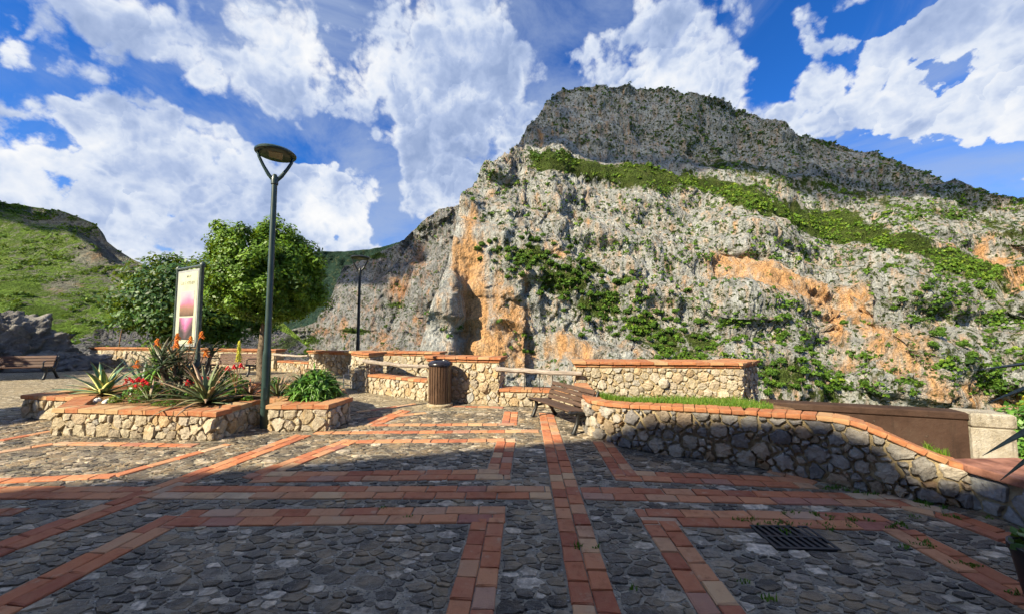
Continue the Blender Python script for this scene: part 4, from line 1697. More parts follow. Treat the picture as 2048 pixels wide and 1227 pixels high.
# outward = right of travel: travel right to left (+x to -x) gives outward = +y; so go left to right for faces towards the viewer
parapet('long rubble stone parapet with red brick coping behind the planter', [(-21.4, 17.1), (-10.75, 15.25)], .93, .45, 301, (), (.16, .11, .075), (20, 60, 150))
parapet('low stone sill wall under the thin pale log left of the far wall', [(-10.6, 15.2), (-8.75, 14.36)], .46, .42, 305, (), double=False)
parapet('short stone parapet with brick coping behind the small black lamp', [(-8.7, 14.3), (-6.75, 13.75)], .94, .45, 309, ('end', 'start'))
parapet('square stone pillar with brick coping at the balcony corner', [(-5.32, 10.95), (-4.75, 10.30), (-4.42, 10.12)], 1.12, .5, 313, ('end',), z0=0)
parapet('low stone sill wall with log rail left of the litter bin', [(-4.38, 10.08), (-2.45, 8.98)], .52, .42, 317, (), double=False)
parapet('tall stone parapet with brick coping behind the litter bin', [(-2.42, 8.95), (-1.4, 8.68), (-.62, 8.50)], 1.12, .48, 321, ('start', 'end'))
parapet('low stone sill wall with log rail behind the slatted bench', [(-.58, 8.48), (1.12, 8.24)], .40, .42, 325, (), double=False)
parapet('broad stone parapet with brick coping above the grass bed', [(1.15, 8.24), (4.64, 8.02), (5.42, 8.72)], 1.06, .62, 329, ('start',), z0=-.2)
parapet('shaded stone balcony wall with brick coping beyond the low opening', [(-4.75, 11.85), (-2.75, 11.45)], 1.06, .45, 333, (), radii=(.13, .09, .06), tries=(40, 120, 300))

# round medallion stones let into the parapets
for (x, y, z) in ((-.98, 8.565, .42), (3.02, 8.115, .60)):
    mb = MB()
    prof = [(.11, -.02), (.115, .02), (.09, .035), (.03, .045), (.0015, .047)]
    mb.lathe(prof, 14)
    o = mb.build('millstone', M['warm_stone'], None, (x, y - .045, z), True)
    o.rotation_euler = (R(90), 0, 0)
    tag(o, 'round ochre stone set in the wall %s' % ('right of the litter bin' if x < 0 else 'above the grass bed'), 'stone', 'round stones in the parapets')


# ---- log rails
def log(label, a, b, r, seed, sag=.03):
    rr = random.Random(seed)
    a, b = Vector(a), Vector(b)
    pts, rad = [], []
    for i in range(13):
        k = i / 12
        p = a.lerp(b, k)
        p.z += -sag * math.sin(k * math.pi) + rr.uniform(-.012, .012)
        p.y += rr.uniform(-.012, .012)
        pts.append(p - a)
        rad.append(r * (1.12 - .28 * k) * rr.uniform(.88, 1.1))
    o = autosmooth(MB().tube(pts, rad, 9).build('log_rail', M['log_wood'], None, a))
    o.rotation_euler = (0, 0, 0)
    return tag(o, label, 'log rail', 'log rails across the wall openings')


log('thin pale log rail across the farthest opening', (-10.65, 15.0, .74), (-8.65, 14.15, .74), .05, 1)
log('grey weathered log rail across the opening left of the bin', (-4.5, 9.95, .90), (-2.3, 8.82, .86), .055, 2)
log('twisted grey log rail across the opening behind the bench', (-.66, 8.38, .86), (1.25, 8.12, .78), .055, 3, -.0)
rods = thing('rail_rods', 'thin upright iron rods under the twisted log rail', 'rods', (0, 8.3, .4))
for x in (-.02, .33, .62):
    MB().tube([(x, 0, 0), (x, -.03, .42)], .008, 6).build('rod', M['iron'], rods)

# small white frame standing by the pillar
wf = thing('white_frame', 'small white metal frame beside the stone pillar', 'frame', (-5.45, 10.75, 0))
for (a, b) in (((0, 0, .015), (0, 0, .42)), ((.2, .1, .015), (.2, .1, .42))):
    MB().tube([a, b], .014, 6).build('upright', M['white_paint'], wf)
for z in (.10, .42):
    MB().tube([(0, 0, z), (.2, .1, z)], .013, 6).build('crossbar', M['white_paint'], wf)
MB().tube([(.12, .06, .42), (.12, .06, .70), (.2, .1, .70)], .012, 6).build('handle', M['white_paint'], wf)

# ------------------------------------------------------------------ the retaining wall of the grass bed
RW = [(1.12, 8.1), (1.06, 6.25), (1.10, 6.12), (1.22, 5.92), (1.5, 5.58), (1.9, 5.32), (2.4, 5.1), (2.9, 4.88), (3.3, 4.55), (3.6, 4.28), (3.85, 4.10), (4.1, 3.97), (4.40, 3.83)]
rf, rtot = path_fn(RW)
rk = [0]
for (a, b) in zip(RW[:-1], RW[1:]):
    rk.append(rk[-1] + math.hypot(b[0] - a[0], b[1] - a[1]))
RH = [.60, .60, .60, .61, .64, .68, .70, .71, .75, .775, .68, .53, .40]


def rw_h(u):
    """smooth top line of the wall"""
    u = min(max(u, 0), rtot)
    vals = [float(np.interp(min(max(u + d, 0), rtot), rk, RH)) for d in (-.16, -.08, 0, .08, .16)]
    return sum(vals) / 5


rw = thing('retaining_wall', 'long curved rubble retaining wall of the grass bed, brick coping dipping to the right', 'wall', (1.1, 6.1, 0))
wall_core(rw, RW, -.25, lambda u: rw_h(u) - .058, .26, (1.1, 6.1, 0), n=4)
stone_face(rw, RW, 0.0, lambda u: rw_h(u) - .063, 'grey_stone', [.115, .085, .062, .044, .028], (45, 120, 330, 800, 1500), 501, .05, .012, ploc=(1.1, 6.1, 0))
coping(rw, RW, rw_h, .058, .28, .145, ploc=(1.1, 6.1, 0), over=.035, seed=77)

# grass bed: earth sheet falling away behind the wall, and its grass
bn = 60
V, F = [], []
for i in range(bn + 1):
    u = rtot * i / bn
    P, nrm, tan = rf(u)
    q = max(0, (u - rk[1]) / (rtot - rk[1]))
    back = Vector((1.3 + 4.3 * min(1, q * 1.5), 8.0 - 1.4 * max(0, q - .55), 0))
    for j in range(9):
        k = j / 8
        p = (P - nrm * .2).lerp(back, k)
        zt = (rw_h(u) - .01) + (.30 - 1.0 * max(0, q - .5) - (rw_h(u) - .01)) * min(1, k * 1.15)
        V.append((p.x, p.y, zt))
for i in range(bn):
    for j in range(8):
        a = i * 9 + j
        F.append((a, a + 1, a + 10, a + 9))
bed = MB().add(V, F).build('grass_bed', M['soil'], None, None, True)
tag(bed, 'earth of the raised bed', kind='structure')
gr_ = np.random.RandomState(3)
Vb = np.array(V).reshape(bn + 1, 9, 3)
ng = 22000
gi = gr_.uniform(0, bn - .001, ng)
gj = gr_.uniform(0, 1, ng) ** 1.5 * 7.9
i0, j0 = gi.astype(int), gj.astype(int)
fu, fv = (gi - i0)[:, None], (gj - j0)[:, None]
base = (Vb[i0, j0] * (1 - fu) + Vb[i0 + 1, j0] * fu) * (1 - fv) + (Vb[i0, j0 + 1] * (1 - fu) + Vb[i0 + 1, j0 + 1] * fu) * fv
sb = base[:, 0] / base[:, 1]
keep = (base[:, 0] > 1.32) & ((sb < .66) | (sb > 1.04))
base = base[keep]
ng = len(base)
patch = fbm(base * 2.2, 3, 8)
hh = (.06 + .12 * gr_.uniform(0, 1, ng) ** 1.5) * np.clip(.3 + 1.6 * (patch - .3), .35, 1.2)


def blades(base, hh, seed, wid=.006):
    r = np.random.RandomState(seed)
    n = len(base)
    an = r.uniform(0, 6.283, n)
    sd = np.stack([np.cos(an), np.sin(an), 0 * an], 1) * (wid * r.uniform(.6, 1.3, n))[:, None]
    ln = r.uniform(0, 6.283, n)
    bend = np.stack([np.cos(ln), np.sin(ln), 0 * ln], 1) * (hh * r.uniform(.1, .6, n))[:, None]
    up = np.array([0, 0, 1.0])
    m_ = base + up * (hh * .6)[:, None] + bend * .35
    t_ = base + up * hh[:, None] * .95 + bend
    V = np.stack([base - sd, base + sd, m_ + sd * .7, t_, m_ - sd * .7], 1).reshape(-1, 3)
    b = np.arange(n)[:, None] * 5
    F = np.concatenate([b + np.array([[0, 1, 2, 4]]), b + np.array([[4, 2, 3, 3]])], 0)
    tone = np.clip(r.normal(.55, .22, n), 0, 1)
    T = np.repeat(tone[:, None], 5, 0)
    me = bpy.data.meshes.new('grass')
    F1 = (b + np.array([[0, 1, 2, 4]])).tolist()
    F2 = (b + np.array([[4, 2, 3]])).tolist()
    me.from_pydata(V.tolist(), [], F1 + F2)
    col_attr(me, 'tone', np.concatenate([T, T, T], 1))
    return me


tag(link('grass', blades(base, hh, 5), M['grass_blade']), 'bright green grass filling the raised bed', 'grass', kind='stuff')

# weeds in the paving joints
wb = []
for (x, y, n, rr_) in ((2.05, 3.45, 5, .12), (2.35, 3.43, 7, .12), (2.62, 3.62, 6, .10), (2.95, 3.54, 7, .10), (2.75, 3.45, 5, .08), (3.3, 3.45, 5, .09), (3.25, 3.15, 5, .10), (3.3, 2.9, 4, .08), (3.7, 4.1, 6, .12),
                       (3.95, 3.62, 6, .1), (2.2, 3.3, 2, .09), (4.0, 3.9, 7, .12), (3.5, 4.22, 5, .1), (4.3, 3.3, 5, .1), (1.3, 6.0, 4, .06), (3.28, 2.6, 4, .1), (.45, 3.0, 3, .15), (1.2, 2.6, 3, .2), (-1.5, 3.45, 2, .3)):
    for _ in range(n):
        cx, cy_ = x + rnd.gauss(0, rr_), y + rnd.gauss(0, rr_ * .35)
        for _ in range(16):
            wb.append((cx + rnd.gauss(0, .022), cy_ + rnd.gauss(0, .012), .004))
wb = np.array(wb)
tag(link('weeds', blades(wb, .018 + .035 * gr_.uniform(0, 1, len(wb)) ** 2, 6, .006), M['bush_leaf']), 'small weeds growing in the paving joints', 'weeds', kind='stuff')

# ------------------------------------------------------------------ low end wall with red slab, right edge
ew = thing('end_wall', 'pale grey stone end wall under a thick red slab at the right edge', 'wall', (4.42, 3.8, 0))
EW = [(4.42, 3.90), (4.44, 3.30), (4.9, 2.9)]
EWr = EW[::-1]
loc = (4.42, 3.8, 0)
EWf = [(4.43, 3.92), (4.40, 3.80), (4.46, 3.2), (4.62, 2.75)]
wall_core(ew, EWf, -.02, .36, .5, loc)
# outward is the left (viewer) side: travelling towards the viewer keeps it on the right
stone_face(ew, EWf, 0.0, .355, 'pale_slab', [.16, .11, .06], (60, 160, 500), 611, .03, .009, ploc=loc)
mb = MB()
sl = [(4.36, 3.96), (4.33, 3.78), (4.40, 3.18), (4.56, 2.70), (5.15, 2.85), (5.05, 3.5), (5.10, 4.02)]
n = len(sl)
vv = []
for (z, k) in ((.362, .985), (.375, 1.0), (.425, 1.0), (.437, .98)):
    cx = sum(p[0] for p in sl) / n
    cy_ = sum(p[1] for p in sl) / n
    vv += [((p[0] - cx) * k + cx - loc[0], (p[1] - cy_) * k + cy_ - loc[1], z) for p in sl]
ff = [tuple(reversed(range(n))), tuple(range(3 * n, 4 * n))]
for r_ in range(3):
    for i in range(n):
        j = (i + 1) % n
        ff.append((r_ * n + j, r_ * n + i, (r_ + 1) * n + i, (r_ + 1) * n + j))
mb.add(vv, ff).build('slab', M['red_slab'], ew)

# ------------------------------------------------------------------ dark plastered wall and its pale end pier
dw = thing('plaster_wall', 'dark brown plastered wall sloping down behind the grass bed', 'wall', (5.6, 8.3, -.9))
A, B = Vector((5.35, 8.35, 0)), Vector((8.55, 7.40, 0))
dd = (B - A).normalized()
nn = Vector((dd.y, -dd.x, 0))


def slab(p0, p1, z0, z1, th, off=0.0):
    c = (p0 + p1) / 2 - nn * (th / 2 - off)
    return (c.x - 5.6, c.y - 8.3, (z0 + z1) / 2 + .9), ((p1 - p0).length, th, z1 - z0), Matrix.Rotation(math.atan2(dd.y, dd.x), 3, 'Z')


c, s, r_ = slab(A, B, -1.4, .02, .35)
MB().box(c, s, r_, .02).build('plaster_body', M['brown_plaster'], dw)
c, s, r_ = slab(A, B, .021, .17, .41, .03)
MB().box(c, s, r_, .025).build('plaster_cap', M['brown_plaster'], dw)
pp = thing('concrete_pier', 'whitewashed concrete pier at the end of the brown wall', 'pier', (8.9, 7.2, -.9))
B2 = B + dd * .02
C2 = B2 + dd * .62


def slab2(p0, p1, z0, z1, th, off=0.0):
    c, s, r_ = slab(p0, p1, z0, z1, th, off)
    return (c[0] + 5.6 - 8.9, c[1] + 8.3 - 7.2, c[2]), s, r_


c, s, r_ = slab2(B2, C2, -1.4, -.10, .5, .03)
MB().box(c, s, r_, .03).build('pier_body', M['white_concrete'], pp)
c, s, r_ = slab2(B2 - dd * .0, C2 + dd * .01, -.099, .17, .54, .045)
MB().box(c, s, r_, .03).build('pier_cap', M['white_concrete'], pp)

# lower ground right of the bed
lg = MB()
lg.add([(4.3, 3.9, -.45), (16, 2.0, -1.2), (16, 9.5, -1.6), (5.3, 8.6, -1.0), (3.6, 6.0, -.5)], [(0, 1, 2, 3, 4)])
tag(lg.build('lower_ground', M['soil']), kind='structure')

# ------------------------------------------------------------------ the building behind, whose shadow lies over the near paving
sh_pts = [(-60, -10.8), (-5.72, 3.86), (-2.93, 4.74), (1.2, 6.0), (2.3, 5.86), (3.5, 5.52), (4.2, 5.1), (4.42, 4.6), (4.3, 4.22), (4.9, 4.0), (6.5, 3.4), (8.0, -4), (9, -16), (-60, -30)]
hb = 14.0
off = (-SUN_H) * (hb / math.tan(SUN_EL))
foot = [(x - off.x, y - off.y) for (x, y) in sh_pts]
bd = thing('old_building', 'tall plain rendered building whose shadow covers the near paving', 'building', (-20, -20, 0))
MB().prism([(x + 20, y + 20) for (x, y) in foot], -3, hb - .3).build('wall', M['house_wall'], bd)
cxm, cym = sum(p[0] for p in foot) / len(foot), sum(p[1] for p in foot) / len(foot)
MB().prism([(x + 20, y + 20) for (x, y) in foot], hb - .299, hb).build('roof', M['coping'], bd)

b2 = thing('sky_block_house', 'plain unseen house added behind the viewpoint to block sky light', 'building', (2.5, -10, 0))  # added house, out of view, cuts sky light on the near paving
MB().box((0, 0, 2.2), (19, 11, 8.3)).build('wall', M['house_wall'], b2)
MB().box((0, 0, 6.45), (19.6, 11.6, .18)).build('roof', M['coping'], b2)

# ------------------------------------------------------------------ street lamps
def lamp(label, loc, matn, h, rz, sc=1.0):
    t = thing('street_lamp', label, 'street lamp', loc, rz, 'street lamps of the square')
    m_ = M[matn]
    autosmooth(MB().lathe([(.068, 0), (.068, 1.3), (.064, 1.36), (.056, 1.40), (.046, h - .62), (.045, h - .55)], 18).build('pole', m_, t))
    MB().box((0, -.069, .62), (.06, .012, .22), None, .004).build('access_door', m_, t)
    autosmooth(MB().lathe([(.050, h - .58), (.060, h - .57), (.060, h - .50), (.056, h - .46), (.050, h - .43), (.03, h - .38)], 16).build('collar', m_, t))
    for s in (-1, 1):
        pts = [(s * .02, 0, h - .50), (s * .10, 0, h - .40), (s * .19, 0, h - .24), (s * .255, 0, h - .10), (s * .275, 0, h - .005)]
        autosmooth(MB().tube(pts, [.036, .033, .028, .026, .026], 10).build('arm', m_, t))
    hd = autosmooth(MB().lathe([(.05, h + .0), (.30, h - .012), (.335, h + .004), (.34, h + .03), (.31, h + .062), (.20, h + .088), (.05, h + .10)], 32).build('head', m_, t))
    MB().box((0, 0, h - .008), (.22, .30, .012), None, .004).build('lens', M['lamp_glass'], hd)
    return t


lamp('tall dark green street lamp standing in the notch of the planter', (-4.70, 6.44, .0), 'lamp_green', 5.05, R(34))
lamp('smaller black street lamp beyond the stone parapet', (-6.22, 13.25, 0), 'lamp_black', 4.45, R(20))

# ------------------------------------------------------------------ benches
def bench(label, loc, rz, length, matn, sc=(1, 1, 1), arms=False, group='slatted wooden benches'):
    """faces -y locally"""
    t = thing('bench', label, 'bench', loc, rz, group)
    t.scale = sc
    W = M[matn]
    I = M['iron']
    hl = length / 2
    for s in (-1, 1):
        x = s * (hl + .012)
        ym = MB()
        # side frame profile in (y, z): legs, seat rail, back upright

        def bar(pts, r):
            ym.tube([(x, p[0], p[1]) for p in pts], r, 8)
        bar([(-.27, .0), (-.235, .05), (-.17, .22), (-.16, .36), (-.17, .43)], [.046, .038, .036, .038, .036])
        bar([(.30, .0), (.265, .05), (.17, .22), (.10, .30), (-.02, .29), (-.16, .27)], [.046, .038, .036, .032, .030, .032])
        bar([(-.30, .455), (-.33, .43), (-.30, .405), (-.2, .415), (-.05, .385), (.08, .37), (.15, .40), (.19, .50), (.235, .64), (.28, .77), (.30, .80)],
            [.022, .028, .034, .036, .036, .038, .036, .034, .030, .026, .022])
        bar([(.16, .40), (.14, .30), (.16, .22)], [.026, .024, .024])
        autosmooth(ym.build('side_frame', I, t), 50)
        if arms:
            am = MB()
            am.tube([(x, -.28, .44), (x, -.29, .62), (x, -.20, .66), (x, .1, .64), (x, .22, .62)], .02, 8)
            autosmooth(am.build('armrest', I, t), 50)
    seat = [(-.285, .452, -.12, .09), (-.185, .44, -.06, .09), (-.085, .425, -.10, .09), (.015, .415, -.02, .09)]
    back = [(.145, .47, 1.15, .092), (.172, .57, 1.25, .092), (.205, .67, 1.25, .092), (.24, .77, 1.22, .092)]
    for (y, z, a, w) in seat:
        MB().box((0, 0, 0), (length, w, .032), Matrix.Rotation(a, 3, 'X'), .006).build('seat_slat', W, t, (0, y, z))
    for (y, z, a, w) in back:
        MB().box((0, 0, 0), (length, w, .030), Matrix.Rotation(a, 3, 'X'), .006).build('back_slat', W, t, (0, y - .02, z + .01))
    MB().tube([(-hl + .1, .08, .26), (hl - .1, .08, .26)], .014, 8).build('tie_rod', I, t)
    return t


bd_dir = math.atan2(6.29 - 7.27, .72 - .19)            # along the bench, far end to near end
bench('brown slatted bench with black cast iron ends beside the retaining wall', (.70, 6.92, .012), bd_dir, 1.36, 'bench_wood', (1, 1, .84))
bench('reddish slatted bench with armrests behind the planter, under the round tree', (-11.35, 13.75, .01), R(-8), 1.75, 'old_bench_wood', arms=True)
bench('reddish slatted bench half hidden behind the sign and flowers', (-13.9, 14.3, .01), R(-6), 1.75, 'old_bench_wood', arms=True)
bench('dark slatted bench in shade at the left edge under the rock', (-18.3, 12.1, .01), R(18), 2.5, 'old_bench_wood', arms=True)

# ------------------------------------------------------------------ litter bin
bn_ = thing('litter_bin', 'round litter bin of dark wooden slats with a domed black lid', 'litter bin', (-1.98, 8.42, .01))
autosmooth(MB().lathe([(.29, 0), (.30, .02), (.30, .05), (.27, .07), (.20, .075)], 24).build('base', M['warm_stone'], bn_))
autosmooth(MB().lathe([(.225, .08), (.225, .93)], 20).build('liner', M['bin_metal'], bn_))
for i in range(26):
    a = 2 * math.pi * i / 26
    MB().box((0, 0, 0), (.048, .022, .84), None, .005).build('slat', M['bin_wood'], bn_, (.252 * math.cos(a), .252 * math.sin(a), .50)).rotation_euler = (0, 0, a + math.pi / 2)
for z in (.20, .78):
    autosmooth(MB().lathe([(.239, z), (.2395, z + .03)], 24).build('hoop', M['bin_metal'], bn_))
autosmooth(MB().lathe([(.26, .925), (.285, .93), (.285, .975), (.265, 1.00), (.22, 1.03), (.16, 1.045), (.155, 1.03), (.05, 1.025)], 28).build('lid', M['bin_metal'], bn_))

# ------------------------------------------------------------------ information sign
sg_ = thing('information_sign', 'tall cream poster sign with two pink pictures on dark posts', 'sign', (-7.09, 7.60, .40))
pa, pb = Vector((0, 0, 0)), Vector((-1.06, .52, 0))
ax = (pb - pa).normalized()
rot = Matrix.Rotation(math.atan2(-ax.y, -ax.x), 3, 'Z')
for p in (pa, pb):
    prof = [(.05, 0), (.05, .02), (.045, .03), (.040, .50), (.055, .52), (.085, .55), (.09, .60), (.065, .64), (.05, .67), (.052, .78), (.042, .84), (.038, .86), (.038, 2.72), (.05, 2.74), (.05, 2.80), (.03, 2.83), (.012, 2.85)]
    autosmooth(MB().lathe(prof, 14, p).build('post', M['sign_metal'], sg_), 35)
for z in (.93, 2.77):
    MB().tube([pa + Vector((0, 0, z)), pb + Vector((0, 0, z))], .030, 10).build('rail', M['sign_metal'], sg_)
wid = (pb - pa).length - .14
mid = (pa + pb) / 2
panel = MB().box((0, 0, 0), (wid, .05, 1.72), None, .008).build('panel', M['sign_frame'], sg_, mid + Vector((0, 0, 1.85)))
panel.rotation_euler = (0, 0, math.atan2(-ax.y, -ax.x))
MB().box((0, -.027, 0), (wid - .10, .006, 1.60), None, 0).build('poster', M['sign_paper'], panel)
MB().box((.02, -.031, .10), (wid * .66, .004, .56), None, 0).build('picture', M['print_peak'], panel)
MB().box((.01, -.031, -.46), (wid * .64, .004, .50), None, 0).build('picture', M['print_gorge'], panel)
# two lines of small worn lettering
lr = random.Random(12)
tm = MB()


def worn_line(x0, x1, z, h):
    x = x0
    while x < x1:
        w = lr.uniform(.018, .034)
        st = lr.choice((0, 1, 2, 3))
        tm.box((x, -.0315, z), (.006, .002, h * (1.3 if st == 3 else 1)))
        if st != 3:
            tm.box((x + w * .5, -.0317, z + (h * .42 if st == 1 else -h * .42)), (w * .7, .002, .006))
        if st == 2:
            tm.box((x + w * .9, -.0319, z), (.006, .002, h))
        x += w + .012 + (lr.random() < .12) * .04


worn_line(-.05, .16, .71, .045)
worn_line(-.30, .34, .56, .06)
tm.build('lettering', M['ink'], panel)

# ------------------------------------------------------------------ planter
pl = thing('planter', 'star shaped stone planter with orange brick rim full of succulents', 'planter', (-6.6, 7.3, 0))
ploc = (-6.6, 7.3, 0)
PH = .46
pf = PLANTER + [PLANTER[0]]
wall_core(pl, pf, -.0, PH - .075, .24, ploc)
for i in range(len(PLANTER)):
    seg = [PLANTER[i], PLANTER[(i + 1) % len(PLANTER)]]
    vis = i in (0, 1, 4, 5, 11, 12, 2, 10)
    if vis:
        stone_face(pl, seg, 0.0, PH - .08, 'warm_stone', [.115, .085, .06, .038], (60, 160, 400, 700), 700 + i, .032, .009, ploc=ploc)
    coping(pl, seg, PH, .075, .30, .25, ploc=ploc, over=.035 if i in (0, 4, 5, 11) else .0, seed=720 + i, name='rim_brick')
soil = [(-7.7, 6.12), (-5.2, 5.95), (-5.2, 6.95), (-4.25, 6.95), (-4.2, 6.5), (-3.72, 6.5), (-3.66, 6.9), (-4.25, 7.9), (-5.5, 8.62), (-8.3, 8.8), (-9.6, 8.0), (-9.75, 7.25), (-8.6, 7.05)]
sv = MB()
sv.prism([(x - ploc[0], y - ploc[1]) for (x, y) in soil], .05, .40)
sv.build('soil', M['soil'], pl)
SZ = .40


def leaf_mesh(name, L, w, thick, droop, seed, matn, fold=.25, nseg=8, waist=.7):
    """a tapering succulent leaf along +x rising in +z, closed four-sided section"""
    rr = random.Random(seed)
    vv, ff = [], []
    ang = 0
    x = z = 0
    wav = rr.uniform(-.25, .25)
    for i in range(nseg + 1):
        k = i / nseg
        ww = w * (waist + (1 - waist) * math.sin(min(1, k * 2.2) * math.pi / 2)) * (1 - k ** 2.2) + .0015
        th = thick * (1 - k) + .001
        y = wav * L * k * k * .3
        vv += [(x, y - ww, z + fold * ww), (x, y, z - th * .7), (x, y + ww, z + fold * ww), (x, y, z + th * .5)]
        st = L / nseg
        a = -droop * k
        x += st * math.cos(a)
        z += st * math.sin(a)
    for i in range(nseg):
        for q in range(4):
            r_ = (q + 1) % 4
            ff.append((i * 4 + q, i * 4 + 4 + q, i * 4 + 4 + r_, i * 4 + r_))
    ff.append((0, 1, 2, 3))
    me = bpy.data.meshes.new(name)
    me.from_pydata(vv, [], ff)
    me.materials.append(M[matn])
    me.polygons.foreach_set('use_smooth', [True] * len(me.polygons))
    return me


def rosette(name, label, cat, loc, n, L, w, matn, droop=.9, lo=10, hi=80, seed=1, thick=.02, stem=0.0, group=None, fold=.25):
    rr = random.Random(seed)
    t = thing(name, label, cat, loc, rr.uniform(0, 6.28), group)
    meshes = [leaf_mesh('leaf', L, w, thick, droop * rr.uniform(.6, 1.3), seed * 10 + i, matn, fold) for i in range(5)]
    for i in range(n):
        k = i / max(1, n - 1)
        el = R(hi + (lo - hi) * (1 - (1 - k) ** 1.3)) + rr.uniform(-.12, .12)
        az = i * 2.39996 + rr.uniform(-.25, .25)
        o = bpy.data.objects.new('leaf', rr.choice(meshes))
        COL.objects.link(o)
        o.parent = t
        o.location = (.02 * math.cos(az), .02 * math.sin(az), stem + .02 + .06 * (1 - k) * (1 if stem == 0 else 2))
        o.rotation_euler = (rr.uniform(-.2, .2), -el, az)
        sc = rr.uniform(.72, 1.08) * (.75 + .25 * k)
        o.scale = (sc, rr.uniform(.85, 1.15), sc)
    if stem > 0:
        autosmooth(MB().tube([(0, 0, -.03), (.01, 0, stem * .5), (0, 0, stem + .05)], [.05, .042, .035], 8).build('stem', M['bark'], t))
    return t


def two_tone(edge, core, n_scale=30):
    def f(k, bs):
        g = k.new('ShaderNodeTexCoord').outputs['Generated']
        s = k.new('ShaderNodeSeparateXYZ')
        k.put(s.inputs[0], g)
        d = k.m('ABSOLUTE', k.m('SUBTRACT', s.outputs[1], .5))
        c = k.mix(k.ramp(k.m('ADD', d, k.m('MULTIPLY', k.m('SUBTRACT', k.noise(g, 6, 3), .5), .12)), .20, .30), core, edge)
        dry = k.ramp(s.outputs[0], .86, 1.0)
        return k.mix(dry, c, (.22, .14, .07))
    return f


def dry_leaf(base, tip):
    def f(k, bs):
        g = k.new('ShaderNodeTexCoord').outputs['Generated']
        s = k.new('ShaderNodeSeparateXYZ')
        k.put(s.inputs[0], g)
        r = k.orand()
        c = k.mix(k.ramp(k.m('ADD', s.outputs[0], k.m('MULTIPLY', k.m('SUBTRACT', r, .5), .9)), .15, 1.0), base, tip)
        return k.mix(k.ramp(k.noise(g, 9, 4, .6), .4, .7, 0, .4), c, tuple(x * .5 for x in base))
    return f


mat('leaf_variegated', two_tone((.62, .56, .22), (.07, .16, .09)), .45, .4)
mat('leaf_yucca', dry_leaf((.12, .26, .035), (.22, .36, .07)), .45, .4)
mat('leaf_blue', dry_leaf((.16, .24, .19), (.24, .32, .26)), .5, .35)
mat('leaf_brown', dry_leaf((.13, .18, .08), (.30, .19, .12)), .5, .35)
mat('leaf_red', dry_leaf((.25, .16, .08), (.42, .15, .09)), .5, .35)
mat('leaf_aloe', dry_leaf((.05, .085, .045), (.13, .12, .07)), .45, .4)
mat('leaf_bright', dry_leaf((.07, .19, .02), (.16, .32, .05)), .35, .45)

G = 'succulents in the planter'
rosette('agave', 'cream edged variegated agave at the left of the planter', 'agave', (-8.80, 7.30, SZ), 24, .92, .072, 'leaf_variegated', .5, 8, 80, 1, .02, group=G)
rosette('yucca', 'bright green spiky yucca on a short stem', 'yucca', (-8.25, 7.85, SZ), 52, .80, .026, 'leaf_yucca', .3, -35, 86, 2, .008, .42, group=G)
rosette('agave', 'bluish upright agave behind the variegated one', 'agave', (-8.85, 8.15, SZ), 11, .95, .05, 'leaf_blue', .25, 45, 84, 3, .02, group=G)
rosette('agave', 'big brown and green spiky agave at the front corner of the planter', 'agave', (-5.85, 6.50, SZ), 54, 1.12, .042, 'leaf_brown', .75, 8, 80, 4, .016, group=G)
rosette('agave', 'low agave with dry brown leaves right of the big one', 'agave', (-5.42, 7.0, SZ), 26, .60, .024, 'leaf_red', .8, 5, 75, 5, .01, group=G)
rosette('agave', 'small narrow leaved agave left of the lamp', 'agave', (-5.0, 7.2, SZ), 16, .75, .024, 'leaf_brown', .35, 20, 78, 6, .012, group=G)
rosette('agave', 'little dull green agave among the red flowers', 'agave', (-7.05, 6.60, SZ), 14, .58, .03, 'leaf_brown', .5, 15, 75, 7, .012, group=G)
rosette('agave', 'grey green rosette under the orange flowers', 'agave', (-6.75, 6.85, SZ), 20, .60, .032, 'leaf_aloe', .6, 10, 75, 8, .014, group=G)
rosette('bromeliad', 'thin reddish leaved plant in front of the log bench', 'plant', (-5.0, 8.0, SZ), 30, .75, .016, 'leaf_red', .6, 20, 85, 9, .006, group=G)

# torch aloe: several dark rosettes on branching stems with orange flower spikes
al = thing('torch_aloe', 'tall dark aloe clump with orange torch flowers', 'aloe', (-7.15, 7.35, SZ), 0, G)
lm = [leaf_mesh('leaf', .52, .026, .014, d_, 900 + i, 'leaf_aloe') for i, d_ in enumerate((.5, .9, 1.2, .2))]
ar = random.Random(33)
heads = []
for i in range(11):
    a = ar.uniform(0, 6.28)
    r_ = ar.uniform(.05, .5)
    h_ = ar.uniform(.25, .95)
    p = Vector((r_ * math.cos(a), r_ * math.sin(a), h_))
    heads.append(p)
    autosmooth(MB().tube([(p.x * .4, p.y * .4, -.02), (p.x * .8, p.y * .8, h_ * .5), p], [.035, .03, .026], 7).build('stem', M['bark'], al))
    for j in range(17):
        o = bpy.data.objects.new('leaf', ar.choice(lm))
        COL.objects.link(o)
        o.parent = al
        az = j * 2.4 + ar.uniform(-.3, .3)
        o.location = p + Vector((0, 0, ar.uniform(-.12, .04)))
        o.rotation_euler = (0, -R(ar.uniform(-5, 70)), az)
        s_ = ar.uniform(.7, 1.15)
        o.scale = (s_, s_, s_)


